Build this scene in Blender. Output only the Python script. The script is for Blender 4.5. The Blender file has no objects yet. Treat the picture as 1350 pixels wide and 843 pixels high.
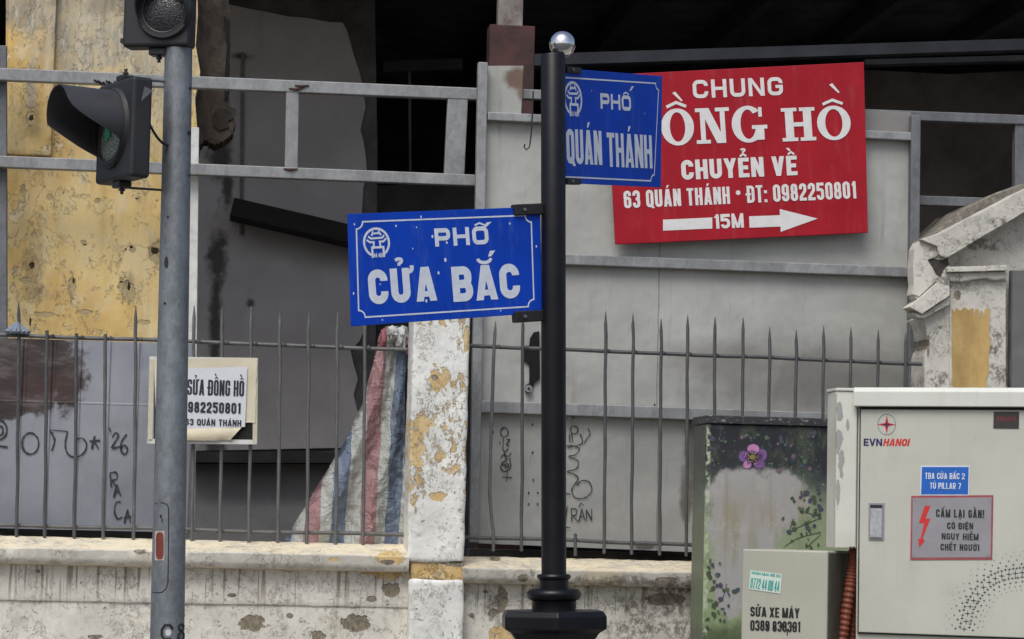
import bpy, bmesh, math, random, unicodedata
from mathutils import Vector, Matrix, noise as mnoise
random.seed(7)
rad = math.radians
sc = bpy.context.scene
COL = sc.collection

# ------------------------------------------------------------------ camera, world, sun, exposure
F = 3400.0                                   # focal length in photo pixels (photo 1350 wide)
CAM = Vector((0, 0, 1.30)); PITCH = 4.5; ROLL = 1.35
cd = bpy.data.cameras.new('camera'); cam = bpy.data.objects.new('camera', cd); COL.objects.link(cam)
cd.sensor_fit = 'HORIZONTAL'; cd.sensor_width = 36; cd.lens = F / 1350 * 36
cd.clip_start = 0.05; cd.clip_end = 2000
RM = Matrix.Rotation(rad(90 + PITCH), 3, 'X') @ Matrix.Rotation(rad(ROLL), 3, 'Z')
cam.matrix_world = Matrix.Translation(CAM) @ RM.to_4x4()
sc.camera = cam
W = bpy.data.worlds.new('World'); sc.world = W; W.use_nodes = True
SUN_EL, SUN_AZ = 56, 200                      # overcast: soft sun, high, from behind the camera's left shoulder
nt = W.node_tree; bg = nt.nodes['Background']
sky = nt.nodes.new('ShaderNodeTexSky'); sky.sky_type = 'NISHITA'; sky.sun_disc = False
sky.sun_elevation = rad(SUN_EL); sky.sun_rotation = rad(SUN_AZ)
sky.air_density = 1.0; sky.dust_density = 4.0; sky.ozone_density = 0.6
nt.links.new(sky.outputs[0], bg.inputs[0]); bg.inputs[1].default_value = 0.10
sd = bpy.data.lights.new('sun', 'SUN'); sd.energy = 1.45; sd.angle = rad(35); sd.color = (.91, .97, 1.0)
sun = bpy.data.objects.new('sun', sd); COL.objects.link(sun)
sun.rotation_euler = (rad(90 - SUN_EL), 0, rad(180 - SUN_AZ))
# sun direction check: azimuth measured from +Y clockwise
az = rad(SUN_AZ); el = rad(SUN_EL)
sdir = Vector((math.sin(az) * math.cos(el), math.cos(az) * math.cos(el), math.sin(el)))
sun.rotation_euler = (-sdir).to_track_quat('-Z', 'Y').to_euler(); sun.location = (0, -5, 12)
sc.view_settings.view_transform = 'Standard'; sc.view_settings.look = 'None'
sc.view_settings.gamma = 1; sc.view_settings.use_curve_mapping = False
sc.view_settings.exposure = 0.50

# ------------------------------------------------------------------ frames: real planes that pixels are measured on
def ray(px, py):
    return RM @ Vector(((px - 675) / F, -(py - 421.5) / F, -1.0))
class Frame:
    def __init__(s, O, X, Z):
        s.O = Vector(O); s.X = Vector(X).normalized(); Z = Vector(Z)
        s.Z = (Z - s.X * Z.dot(s.X)).normalized(); s.Y = s.Z.cross(s.X)
        s.M = Matrix((( s.X.x, s.Y.x, s.Z.x, s.O.x), (s.X.y, s.Y.y, s.Z.y, s.O.y), (s.X.z, s.Y.z, s.Z.z, s.O.z), (0, 0, 0, 1)))
    def xz(s, px, py, off=0.0):
        d = ray(px, py); t = ((s.O + s.Y * off) - CAM).dot(s.Y) / d.dot(s.Y)
        p = CAM + d * t - s.O
        return (p.dot(s.X), p.dot(s.Z))
    def pts(s, L, off=0.0): return [s.xz(a, b, off) for a, b in L]
def plane_frame(px, py, depth, yaw, pa=None, pb=None):
    """upright plane through the ray of a pixel at a depth, turned by yaw; X optionally follows a measured edge"""
    d = ray(px, py); O = CAM + d * (depth / d.y)
    X = Vector((math.cos(rad(yaw)), math.sin(rad(yaw)), 0)); Z = Vector((0, 0, 1))
    f = Frame(O, X, Z)
    if pa:
        a = f.xz(*pa); b = f.xz(*pb)
        X2 = f.X * (b[0] - a[0]) + f.Z * (b[1] - a[1]); Y = f.Y
        f = Frame(O, X2, X2.normalized().cross(Y))
    return f
TH = 7.0
def facade(d): return Frame((0, d, 0), (math.cos(rad(TH)), math.sin(rad(TH)), 0), (0, 0, 1))

# ------------------------------------------------------------------ objects
INFO = {}
def props(o, label=None, cat=None, group=None, kind=None):
    for k, v in (('label', label), ('category', cat), ('group', group), ('kind', kind)):
        if v: o[k] = v
def thing(name, label, cat, fr, base=(0, 0, 0), group=None):
    o = bpy.data.objects.new(name, None); COL.objects.link(o); o.empty_display_size = .1
    o.matrix_world = fr.M @ Matrix.Translation(Vector(base)); props(o, label, cat, group)
    INFO[o.name] = (fr, Vector(base)); return o
class MB:
    def __init__(s): s.v = []; s.f = []; s.m = []; s.k = 0
    def add(s, vs, fs, mi=0):
        n = len(s.v); s.v += [tuple(v) for v in vs]; s.f += [tuple(i + n for i in f) for f in fs]; s.m += [mi] * len(fs)
    def box(s, x0, x1, y0, y1, z0, z1, mi=0):
        s.add([(x, y, z) for x in (x0, x1) for y in (y0, y1) for z in (z0, z1)],
              [(0, 1, 3, 2), (4, 6, 7, 5), (0, 4, 5, 1), (2, 3, 7, 6), (0, 2, 6, 4), (1, 5, 7, 3)], mi); return s
    def poly(s, P, y, mi=0):
        s.add([(x, y, z) for x, z in P], [tuple(range(len(P)))], mi); return s
    def prism(s, P, y0, y1, mi=0):
        n = len(P); s.add([(x, y0, z) for x, z in P] + [(x, y1, z) for x, z in P],
              [tuple(range(n)), tuple(range(2 * n - 1, n - 1, -1))] + [(i, i + n, (i + 1) % n + n, (i + 1) % n) for i in range(n)], mi); return s
    def beam(s, A, B, h, y0, y1, mi=0):
        a = Vector(A); b = Vector(B); n = Vector((-(b - a).y, (b - a).x)).normalized() * h / 2
        return s.prism([a - n, b - n, b + n, a + n], y0, y1, mi)
    def tube(s, P, r, n=10, mi=0, cap=True):
        P = [Vector(p) for p in P]; R = r if isinstance(r, (list, tuple)) else [r] * len(P); rings = []
        ref = None
        for i, p in enumerate(P):
            t = (P[min(i + 1, len(P) - 1)] - P[max(i - 1, 0)]).normalized()
            if ref is None: ref = Vector((0, 0, 1)) if abs(t.z) < .9 else Vector((1, 0, 0))
            a = (ref - t * ref.dot(t)).normalized(); b = t.cross(a); ref = a
            rings.append([p + (a * math.cos(2 * math.pi * k / n) + b * math.sin(2 * math.pi * k / n)) * R[i] for k in range(n)])
        vs = [v for g in rings for v in g]; fs = []
        for i in range(len(P) - 1):
            for k in range(n): fs.append((i * n + k, i * n + (k + 1) % n, (i + 1) * n + (k + 1) % n, (i + 1) * n + k))
        if cap: fs += [tuple(range(n - 1, -1, -1)), tuple(range((len(P) - 1) * n, len(P) * n))]
        s.add(vs, fs, mi); return s
    def lathe(s, prof, c=(0, 0), n=40, ang=0, mi=0):
        vs = [(c[0] + r * math.cos(ang + 2 * math.pi * k / n), c[1] + r * math.sin(ang + 2 * math.pi * k / n), z) for r, z in prof for k in range(n)]
        fs = [(i * n + k, i * n + (k + 1) % n, (i + 1) * n + (k + 1) % n, (i + 1) * n + k) for i in range(len(prof) - 1) for k in range(n)]
        fs += [tuple(range(n - 1, -1, -1)), tuple(range((len(prof) - 1) * n, len(prof) * n))]
        s.add(vs, fs, mi); return s
    def disc(s, cx, cz, rx, rz, y, n=20, mi=0, ang=0, jit=0):
        s.poly([(cx + rx * math.cos(t) * math.cos(ang) - rz * math.sin(t) * math.sin(ang), cz + rx * math.cos(t) * math.sin(ang) + rz * math.sin(t) * math.cos(ang))
                for t in [2 * math.pi * k / n for k in range(n)] for _ in [0]], y, mi); return s
    def ring(s, O, I, y, mi=0):
        n = len(O); s.add([(x, y, z) for x, z in O] + [(x, y, z) for x, z in I], [(i, (i + 1) % n, (i + 1) % n + n, i + n) for i in range(n)], mi); return s
    def ribbon(s, P, w, y, closed=False, mi=0, wv=0):
        P = [Vector(p) for p in P]; n = len(P)
        if closed and (P[0] - P[-1]).length < 1e-9: P = P[:-1]; n -= 1
        L = []; Rr = []
        for i in range(n):
            if closed: a = P[i] - P[i - 1]; b = P[(i + 1) % n] - P[i]
            else: a = P[i] - P[max(i - 1, 0)]; b = P[min(i + 1, n - 1)] - P[i]
            if a.length < 1e-9: a = b
            if b.length < 1e-9: b = a
            a = a.normalized(); b = b.normalized(); t = (a + b)
            t = t.normalized() if t.length > 1e-6 else a
            nn = Vector((-t.y, t.x)); c = max(.35, nn.dot(Vector((-a.y, a.x))))
            q = 1 + wv * mnoise.noise(Vector((P[i].x * 60, s.k * 3.3, P[i].y * 60)))
            L.append(P[i] + nn * (w * q / 2 / c)); Rr.append(P[i] - nn * (w * q / 2 / c))
        s.k += 1; yy = y - s.k % 40 * 0.00003
        vs = [(p.x, yy, p.y) for p in L] + [(p.x, yy, p.y) for p in Rr]
        s.add(vs, [(i, (i + 1) % n, (i + 1) % n + n, i + n) for i in range(n if closed else n - 1)], mi); return s
    def rbox(s, x0, x1, y0, y1, z0, z1, res=.02, r=.01, amp=.003, freq=9, mi=0):
        """rounded, finely divided box with an uneven hand-plastered surface"""
        lo = Vector((x0, y0, z0)); hi = Vector((x1, y1, z1)); mid = (lo + hi) / 2
        r = min([r] + [(hi[i] - lo[i]) * .45 for i in range(3)])
        def warp(p):
            c = Vector([min(max(p[i], lo[i] + r), hi[i] - r) for i in range(3)]); d = p - c
            if d.length > 1e-7: p = c + d.normalized() * r
            k = mnoise.noise_vector(p * freq) * amp + mnoise.noise_vector(p * freq * 4.1) * amp * .35
            return p + k
        def seg(a, b): return max(1, min(260, int(math.ceil((b - a) / res))))
        N = [seg(lo[i], hi[i]) for i in range(3)]
        for ax in range(3):
            u, v = (ax + 1) % 3, (ax + 2) % 3
            for side in (0, 1):
                vs = []
                for i in range(N[u] + 1):
                    for j in range(N[v] + 1):
                        p = Vector((0, 0, 0)); p[ax] = (lo, hi)[side][ax]
                        p[u] = lo[u] + (hi[u] - lo[u]) * i / N[u]; p[v] = lo[v] + (hi[v] - lo[v]) * j / N[v]
                        vs.append(warp(p))
                m = N[v] + 1
                s.add(vs, [(i * m + j, (i + 1) * m + j, (i + 1) * m + j + 1, i * m + j + 1) for i in range(N[u]) for j in range(N[v])], mi)
        return s
    def sweep(s, prof, x0, x1, res=.012, amp=.004, freq=10, mi=0):
        n = max(2, int((x1 - x0) / res)); m = len(prof); vs = []
        for i in range(n + 1):
            x = x0 + (x1 - x0) * i / n
            for y, z in prof:
                p = Vector((x, y, z)); vs.append(p + mnoise.noise_vector(p * freq) * amp + mnoise.noise_vector(p * freq * 3.7) * amp * .6)
        fs = [(i * m + j, i * m + (j + 1) % m, (i + 1) * m + (j + 1) % m, (i + 1) * m + j) for i in range(n) for j in range(m)]
        fs += [tuple(range(m)), tuple(range(n * m, n * m + m))]
        s.add(vs, fs, mi); return s
def build(mb, name, mats, base, bevel=0, smooth=False, merge=False, seg=2):
    me = bpy.data.meshes.new(name); bm = bmesh.new()
    for v in mb.v: bm.verts.new(v)
    bm.verts.ensure_lookup_table()
    for f, mi in zip(mb.f, mb.m):
        try: fc = bm.faces.new([bm.verts[i] for i in f]); fc.material_index = mi
        except ValueError: pass
    if merge: bmesh.ops.remove_doubles(bm, verts=bm.verts, dist=1e-5)
    bmesh.ops.recalc_face_normals(bm, faces=bm.faces)
    if bevel:
        E = [e for e in bm.edges if len(e.link_faces) == 2 and e.calc_face_angle(0) > .5]
        bmesh.ops.bevel(bm, geom=E, offset=bevel, segments=seg, affect='EDGES', profile=.5, clamp_overlap=True)
    lay = bm.verts.layers.float_vector.new('P')
    for v in bm.verts: v[lay] = v.co.copy(); v.co -= base
    if smooth:
        for f in bm.faces: f.smooth = True
        for e in bm.edges:
            if len(e.link_faces) == 2 and e.calc_face_angle(0) > .7: e.smooth = False
    bm.to_mesh(me); bm.free()
    for m in (mats if isinstance(mats, (list, tuple)) else [mats]): me.materials.append(m)
    return me
def part(mb, name, mats, parent, label=None, kind=None, **k):
    fr, base = INFO[parent.name]; o = bpy.data.objects.new(name, build(mb, name, mats, base, **k)); COL.objects.link(o)
    o.parent = parent; INFO[o.name] = (fr, base); props(o, label, None, None, kind); return o
def single(mb, name, mats, fr, label, cat, base=(0, 0, 0), group=None, kind=None, **k):
    base = Vector(base); o = bpy.data.objects.new(name, build(mb, name, mats, base, **k)); COL.objects.link(o)
    o.matrix_world = fr.M @ Matrix.Translation(base); INFO[o.name] = (fr, base); props(o, label, cat, group, kind); return o

# ------------------------------------------------------------------ materials
def S(r, g, b):
    return tuple(((c / 255) / 12.92 if c / 255 <= .04045 else ((c / 255 + .055) / 1.055) ** 2.4) for c in (r, g, b))
class NB:
    def __init__(s, name, rough=.6, metal=0, spec=.5):
        s.m = bpy.data.materials.new(name); s.m.use_nodes = True; s.t = s.m.node_tree; s.b = s.t.nodes['Principled BSDF']
        s.b.inputs['Roughness'].default_value = rough; s.b.inputs['Metallic'].default_value = metal
        s.b.inputs['Specular IOR Level'].default_value = spec
        a = s.n('ShaderNodeAttribute'); a.attribute_name = 'P'; s.P = a.outputs['Vector']
        q = s.n('ShaderNodeSeparateXYZ'); s.l(s.P, q.inputs[0]); s.x, s.y, s.z = q.outputs
    def n(s, t): return s.t.nodes.new(t)
    def l(s, a, b):
        if hasattr(a, 'is_output'): s.t.links.new(a, b)
        else:
            if isinstance(a, (tuple, list)) and len(a) == 3 and b.type == 'RGBA': a = (*a, 1)
            b.default_value = a
    def mt(s, op, a, b=0.0, c=0.0, clamp=False):
        q = s.n('ShaderNodeMath'); q.operation = op; q.use_clamp = clamp
        for i, v in enumerate((a, b, c)): s.l(v, q.inputs[i])
        return q.outputs[0]
    def noise(s, scale, detail=5, rough=.6, st=(1, 1, 1), dist=0, off=0):
        v = s.n('ShaderNodeVectorMath'); v.operation = 'MULTIPLY_ADD'; s.l(s.P, v.inputs[0]); v.inputs[1].default_value = st; v.inputs[2].default_value = (off, off * .7, off * 1.3)
        q = s.n('ShaderNodeTexNoise'); s.l(v.outputs[0], q.inputs['Vector']); q.inputs['Scale'].default_value = scale
        q.inputs['Detail'].default_value = detail; q.inputs['Roughness'].default_value = rough; q.inputs['Distortion'].default_value = dist
        return q.outputs['Fac']
    def vor(s, scale, feat='F1', st=(1, 1, 1), out='Distance'):
        v = s.n('ShaderNodeVectorMath'); v.operation = 'MULTIPLY'; s.l(s.P, v.inputs[0]); v.inputs[1].default_value = st
        q = s.n('ShaderNodeTexVoronoi'); q.feature = feat; s.l(v.outputs[0], q.inputs['Vector']); q.inputs['Scale'].default_value = scale
        return q.outputs[out]
    def thr(s, f, a, b):
        q = s.n('ShaderNodeMapRange'); q.interpolation_type = 'SMOOTHSTEP'; s.l(f, q.inputs[0]); q.inputs[1].default_value = a; q.inputs[2].default_value = b
        return q.outputs[0]
    def mix(s, f, a, b, mode='MIX'):
        q = s.n('ShaderNodeMix'); q.data_type = 'RGBA'; q.blend_type = mode
        s.l(f, q.inputs[0]); s.l(a, q.inputs[6]); s.l(b, q.inputs[7]); return q.outputs[2]
    def ramp(s, f, L, const=False):
        q = s.n('ShaderNodeValToRGB'); s.l(f, q.inputs[0]); cr = q.color_ramp
        if const: cr.interpolation = 'CONSTANT'
        cr.elements[1].position = L[-1][0]; cr.elements[1].color = (*L[-1][1], 1); cr.elements[0].position = L[0][0]; cr.elements[0].color = (*L[0][1], 1)
        for p, c in L[1:-1]: e = cr.elements.new(p); e.color = (*c, 1)
        return q.outputs[0]
    def mx(s, a, b): return s.mt('MAXIMUM', a, b)
    def blob(s, cx, cz, rx, rz, wob=.5, scale=18, soft=.12):
        """ragged-edged patch of its own shape at a place on the surface"""
        if not hasattr(s, '_wn'): s._wn = {}
        if scale not in s._wn:
            s._wn[scale] = s.mt('SUBTRACT', s.noise(scale, 4, .65, off=scale), .5)
        w = s._wn[scale]
        dx = s.mt('MULTIPLY', s.mt('SUBTRACT', s.x, cx), 1 / rx); dz = s.mt('MULTIPLY', s.mt('SUBTRACT', s.z, cz), 1 / rz)
        d = s.mt('SQRT', s.mt('ADD', s.mt('MULTIPLY', dx, dx), s.mt('MULTIPLY', dz, dz)))
        d = s.mt('MULTIPLY_ADD', w, wob * 3, d)
        return s.thr(d, 1 + soft, 1 - soft)
    def blobs(s, L, **k):
        r = None
        for b in L: r = s.blob(*b, **k) if r is None else s.mx(r, s.blob(*b, **k))
        return r
    def col(s, c): s.l(c, s.b.inputs['Base Color']); return s
    def rough(s, c): s.l(c, s.b.inputs['Roughness']); return s
    def bump(s, h, dist=.003, st=1.0):
        q = s.n('ShaderNodeBump'); q.inputs['Strength'].default_value = st; q.inputs['Distance'].default_value = dist
        s.l(h, q.inputs['Height']); s.t.links.new(q.outputs[0], s.b.inputs['Normal']); return s
def simple(name, c, rough=.6, metal=0, var=.18, scale=14, bump=0, spec=.5, dirt=None, dirt_amt=.5, st=(1, 1, 1)):
    n = NB(name, rough, metal, spec); f = n.noise(scale, 6, .65, st)
    lo = tuple(v * (1 - var) for v in c); hi = tuple(min(1, v * (1 + var)) for v in c)
    k = n.mix(n.thr(f, .3, .7), lo, hi)
    if dirt:
        k = n.mix(n.mt('MULTIPLY', n.thr(n.noise(scale * .45, 7, .7, st, off=5), .48, .72), dirt_amt), k, dirt)
    n.col(k); n.rough(n.mt('MULTIPLY_ADD', f, .25, rough - .12))
    if bump: n.bump(n.noise(scale * 4, 5, .6, off=2), bump, .6)
    return n.m
MT = {}
MT['galv_pole'] = None
def mk_galv(name, base, lo=.72, hi=1.22, rough=.5, metal=.55, scale=22):
    n = NB(name, rough, metal)
    f = n.mt('ADD', n.mt('MULTIPLY', n.noise(scale * 2.4, 3, .6, (1, 1, .6), 1.2, 4), .4), n.mt('MULTIPLY', n.noise(scale * .5, 7, .7, (1, 1, .6)), .6))
    k = n.mix(n.thr(f, .34, .68), tuple(v * lo for v in base), tuple(v * hi for v in base))
    k = n.mix(n.mt('MULTIPLY', n.thr(n.noise(3.5, 7, .7, (1, 1, .35), off=3), .5, .75), .45), k, tuple(v * .5 for v in base))
    n.col(k); n.rough(n.mt('MULTIPLY_ADD', f, .3, rough - .15)); n.bump(f, .0006, .5); return n.m
MT['galv_pole'] = mk_galv('galvanised_pole', (.225, .24, .255))
MT['steel_rail'] = mk_galv('dull_galvanised_tube', (.27, .275, .275), rough=.6, metal=.3, scale=14)
MT['steel_rail_dark'] = mk_galv('weathered_tube', (.15, .155, .165), rough=.65, metal=.3, scale=14)
MT['bar'] = mk_galv('weathered_fence_bar', (.135, .135, .132), rough=.65, metal=.3, scale=30)
MT['bar_dark'] = mk_galv('dark_fence_bar', (.085, .085, .086), rough=.65, metal=.2, scale=30)
MT['black_paint'] = simple('black_enamel', (.005, .005, .007), .38, spec=.3, var=.3, scale=5, bump=.0008, dirt=(.03, .03, .03), dirt_amt=.3)
MT['black_iron'] = simple('black_iron', (.012, .011, .011), .5, var=.4, scale=40, bump=.001)
MT['plastic'] = simple('grey_black_polycarbonate', (.016, .016, .019), .6, var=.2, scale=9, dirt=(.045, .043, .04), dirt_amt=.5)
MT['visor'] = simple('visor_polycarbonate', (.027, .027, .031), .55, var=.2, scale=9, dirt=(.06, .058, .055), dirt_amt=.5)
MT['chrome'] = simple('polished_steel', (.78, .77, .76), .10, 1.0, var=.04, scale=20, bump=.0006)
MT['sign_blue'] = simple('blue_sheeting', S(3, 54, 166), .5, spec=.25, var=.10, scale=7, dirt=S(8, 46, 140), dirt_amt=.5)
MT['sign_white'] = simple('white_sheeting', (.60, .64, .71), .5, var=.08, scale=30)
MT['sign_back'] = simple('sign_edge_aluminium', (.4, .4, .42), .5, .5)
MT['sign_red'] = simple('red_vinyl', S(156, 16, 32), .5, spec=.3, var=.07, scale=5, dirt=S(138, 20, 32), dirt_amt=.5)
MT['vinyl_white'] = simple('white_vinyl', (.66, .64, .62), .5, var=.06, scale=20)
MT['rust'] = simple('rusty_red_primer', (.052, .018, .015), .7, var=.5, scale=9, dirt=(.03, .015, .01), bump=.002)
MT['dark_cloth'] = simple('near_black_backing', (.012, .011, .011), .9, var=.5, scale=10)  # even near-black for the poster's backing and torn corner
MT['marker'] = simple('black_marker', (.03, .03, .034), .7, var=.3, scale=60)
MT['cab'] = simple('cream_grey_powder_coat', S(182, 182, 170), .45, var=.04, scale=3, dirt=S(172, 168, 152), dirt_amt=.5)
MT['cab_white'] = simple('pale_powder_coat', S(205, 205, 196), .45, var=.05, scale=3, dirt=S(186, 182, 166), dirt_amt=.5)
MT['box_grey'] = simple('beige_grey_box_paint', S(160, 158, 140), .55, var=.05, scale=4, dirt=S(140, 136, 116), dirt_amt=.6)
MT['box_dark'] = simple('box_paint_with_shade', S(74, 72, 62), .6, var=.15, scale=5)
MT['gap'] = simple('gap_shade_black', (.02, .02, .02), .7)  # near-black used for shade in gaps and for small holes
MT['ink_navy'] = simple('navy_ink', S(28, 30, 84), .5, var=.05)
MT['ink_dark'] = simple('dark_ink', S(34, 36, 40), .5, var=.1, scale=80)
MT['ink_red'] = simple('red_ink', S(196, 44, 38), .5, var=.05)
MT['plate_blue'] = simple('blue_plate', S(24, 92, 176), .4, var=.05)
MT['plate_grey'] = simple('grey_aluminium_plate', S(146, 144, 148), .4, .2, var=.06, scale=10)
MT['plate_dark'] = simple('dark_name_plate', S(60, 54, 54), .4, .2, var=.1)
MT['paint_black'] = simple('stencil_black', S(26, 26, 26), .7, var=.3, scale=70)
MT['conduit'] = simple('orange_conduit', S(142, 78, 58), .5, var=.15, scale=20)
MT['reflector'] = simple('red_brown_sticker', S(112, 54, 44), .4, var=.15, scale=40)
MT['paper_white'] = simple('white_paper', S(206, 208, 212), .7, var=.04, scale=8, bump=.001)
MT['paper_cream'] = simple('yellowed_paper', S(208, 199, 174), .75, var=.06, scale=7, dirt=S(182, 166, 132), bump=.002)
MT['frame_cream'] = simple('cream_angle_iron', S(196, 188, 166), .6, var=.1, scale=20, dirt=S(120, 110, 90))
MT['frame_white'] = simple('white_angle_iron', S(206, 205, 200), .6, var=.08, scale=20, dirt=S(150, 146, 136))
MT['ink_poster'] = simple('poster_ink', S(34, 36, 46), .7, var=.1)
MT['sticker_teal'] = simple('teal_ink', S(30, 150, 140), .5, var=.05)
MT['white_dirty'] = simple('dirty_white', (.5, .5, .48), .6, var=.15)

def sheeting(name, c, dust, rough=.5):
    n = NB(name, rough, 0, .25); f = n.noise(5, 6, .65); k = n.mix(n.thr(f, .3, .72), tuple(v * .88 for v in c), tuple(v * 1.08 for v in c))
    k = n.mix(n.mt('MULTIPLY', n.thr(n.noise(26, 6, .75, (1, 1, .18), off=4), .50, .74), .16), k, dust)
    k = n.mix(n.mt('MULTIPLY', n.thr(n.noise(170, 2, .5, off=8), .72, .76), .5), k, dust); n.col(k); n.rough(n.mt('MULTIPLY_ADD', f, .3, rough - .15)); n.bump(n.noise(2.2, 2, .5), .02, .5); return n.m
MT['sign_blue'] = sheeting('blue_sheeting', S(0, 60, 172), S(110, 130, 170)); MT['sign_red'] = sheeting('red_vinyl', S(156, 18, 34), S(176, 110, 108))
def coat(name, c, grime):
    n = NB(name, .45); f = n.noise(3, 5); k = n.mix(n.thr(f, .3, .7), tuple(v * .95 for v in c), tuple(v * 1.04 for v in c))
    k = n.mix(n.mt('MULTIPLY', n.thr(n.noise(24, 5, .7, (1, 1, .05), off=5), .52, .72), .14), k, grime); k = n.mix(n.mt('MULTIPLY', n.thr(n.noise(5, 7, .7, off=9), .55, .75), .2), k, grime)
    k = n.mix(n.mt('MULTIPLY', n.thr(n.noise(90, 3, .6, (1, 1, .4), off=13), .71, .76), .4), k, tuple(v * .5 for v in grime)); n.col(k); n.rough(n.mt('MULTIPLY_ADD', f, .3, .3)); n.bump(n.mt('ADD', n.noise(2.2, 2), n.mt('MULTIPLY', n.noise(120, 2), .02)), .010, .5); return n.m
MT['cab'] = coat('cream_grey_powder_coat', S(182, 182, 170), S(140, 134, 114)); MT['cab_white'] = coat('pale_powder_coat', S(205, 205, 196), S(150, 144, 124)); MT['box_grey'] = coat('beige_grey_box_paint', S(168, 167, 152), S(112, 106, 88))
def glass(name, c):
    n = NB(name, .18, 0, .6); v = n.vor(150); n.col(n.mix(n.thr(v, 0, .6), tuple(x * 1.6 for x in c), tuple(x * .5 for x in c)))
    n.bump(v, .002, .7); return n.m
MT['lens_dark'] = glass('dark_lens', (.05, .046, .05))
MT['lens_green'] = glass('green_lens', (.24, .27, .22))
def mk_green_glow():
    n = NB('lit_green_glass', .3); n.col((.03, .16, .08)); n.l((.05, .5, .25), n.b.inputs['Emission Color']); n.b.inputs['Emission Strength'].default_value = .05
    n.bump(n.vor(150), .002, .6); return n.m
MT['lens_glow'] = mk_green_glow()

# grey zinc sheet of the hoarding
def mk_sheet(name, base, soot=None, seams=(), rust=()):
    n = NB(name, .6, .1); f = n.noise(2.6, 8, .65); g = n.noise(22, 6, .7, (1, 1, .25), off=4)
    k = n.mix(n.thr(f, .3, .72), tuple(v * .86 for v in base), tuple(v * 1.1 for v in base))
    k = n.mix(n.mt('MULTIPLY', n.thr(g, .52, .8), .35), k, tuple(v * .6 for v in base))
    k = n.mix(n.mt('MULTIPLY', n.thr(n.noise(60, 3, .6, off=9), .72, .78), .6), k, tuple(v * .4 for v in base))
    if soot:
        z0, z1, amt, c = soot
        d = n.mt('MULTIPLY', n.thr(n.mt('MULTIPLY_ADD', n.noise(7, 6, .7, (1, 1, .5)), .5, n.z), z0 + .25, z1 + .25), amt); k = n.mix(d, k, c)
    sk = n.thr(n.noise(20, 5, .65, (1, 1, .045), off=41), .56, .70); k = n.mix(n.mt('MULTIPLY', sk, n.mt('MULTIPLY_ADD', n.thr(n.noise(3, 4, off=43), .4, .6), .30, .08)), k, S(104, 98, 90))
    wt = n.thr(n.noise(24, 6, .7, (.5, 1, 1), off=47), .64, .70); k = n.mix(n.mt('MULTIPLY', wt, .3), k, tuple(min(1, v * 1.25) for v in base))
    for (x, w) in seams:
        k = n.mix(n.mt('MULTIPLY', n.thr(n.mt('ABSOLUTE', n.mt('SUBTRACT', n.mt('MULTIPLY_ADD', n.noise(12, 3), .01, n.x), x + .005)), w, w * .4), .8), k, tuple(v * .45 for v in base))
    for (cx, cz, rx, rz, c) in rust: k = n.mix(n.mt('MULTIPLY', n.blob(cx, cz, rx, rz, .45, 16 if rx < .2 else 6, .35 if rx < .2 else .8), .85 if rx < .2 else .85), k, c)
    n.col(k); n.bump(n.mt('ADD', n.mt('ADD', n.noise(3, 3), n.mt('MULTIPLY', n.noise(1.4, 2, .4, off=3), 1.6)), n.mt('MULTIPLY', g, .15)), .022, .7); return n.m

# ------------------------------------------------------------------ drawn lettering: strokes of an even weight
def fil(P, closed=False):
    out = []; n = len(P)
    for i, p in enumerate(P):
        x, y, r = (*p, 0)[:3]
        if r <= 0 or (not closed and i in (0, n - 1)): out.append((x, y)); continue
        a = Vector(P[i - 1][:2]); b = Vector((x, y)); c = Vector(P[(i + 1) % n][:2])
        u = (a - b); v = (c - b); lu, lv = u.length, v.length
        u.normalize(); v.normalize(); half = u.angle(v) / 2
        t = min(r / math.tan(half), lu * .5 if len(P[i - 1]) > 2 and P[i - 1][2] else lu, lv * .5 if len(P[(i + 1) % n]) > 2 and P[(i + 1) % n][2] else lv)
        for k in range(7):
            q = k / 6; s0 = b + u * t; s1 = b + v * t
            # rational-ish quarter arc
            w = math.cos(math.pi / 2 - half); w = max(.3, w)
            d = (1 - q) ** 2 + 2 * w * q * (1 - q) + q * q
            pt = (s0 * (1 - q) ** 2 + b * 2 * w * q * (1 - q) + s1 * q * q) / d
            out.append((pt.x, pt.y))
    return out
WID = {'I': 0, 'M': 1.28, 'N': 1.04, 'T': .92, 'L': .88, 'E': .88, 'P': .95, 'Y': 1.05, 'V': 1.05, 'A': 1.08, '1': .62, ' ': .5, ':': 0, '!': 0, '*': .7, 'W': 1.4, 'Đ': 1.05, '.': 0, 'F': .85, "'": 0, 'X': 1.05}
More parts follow.
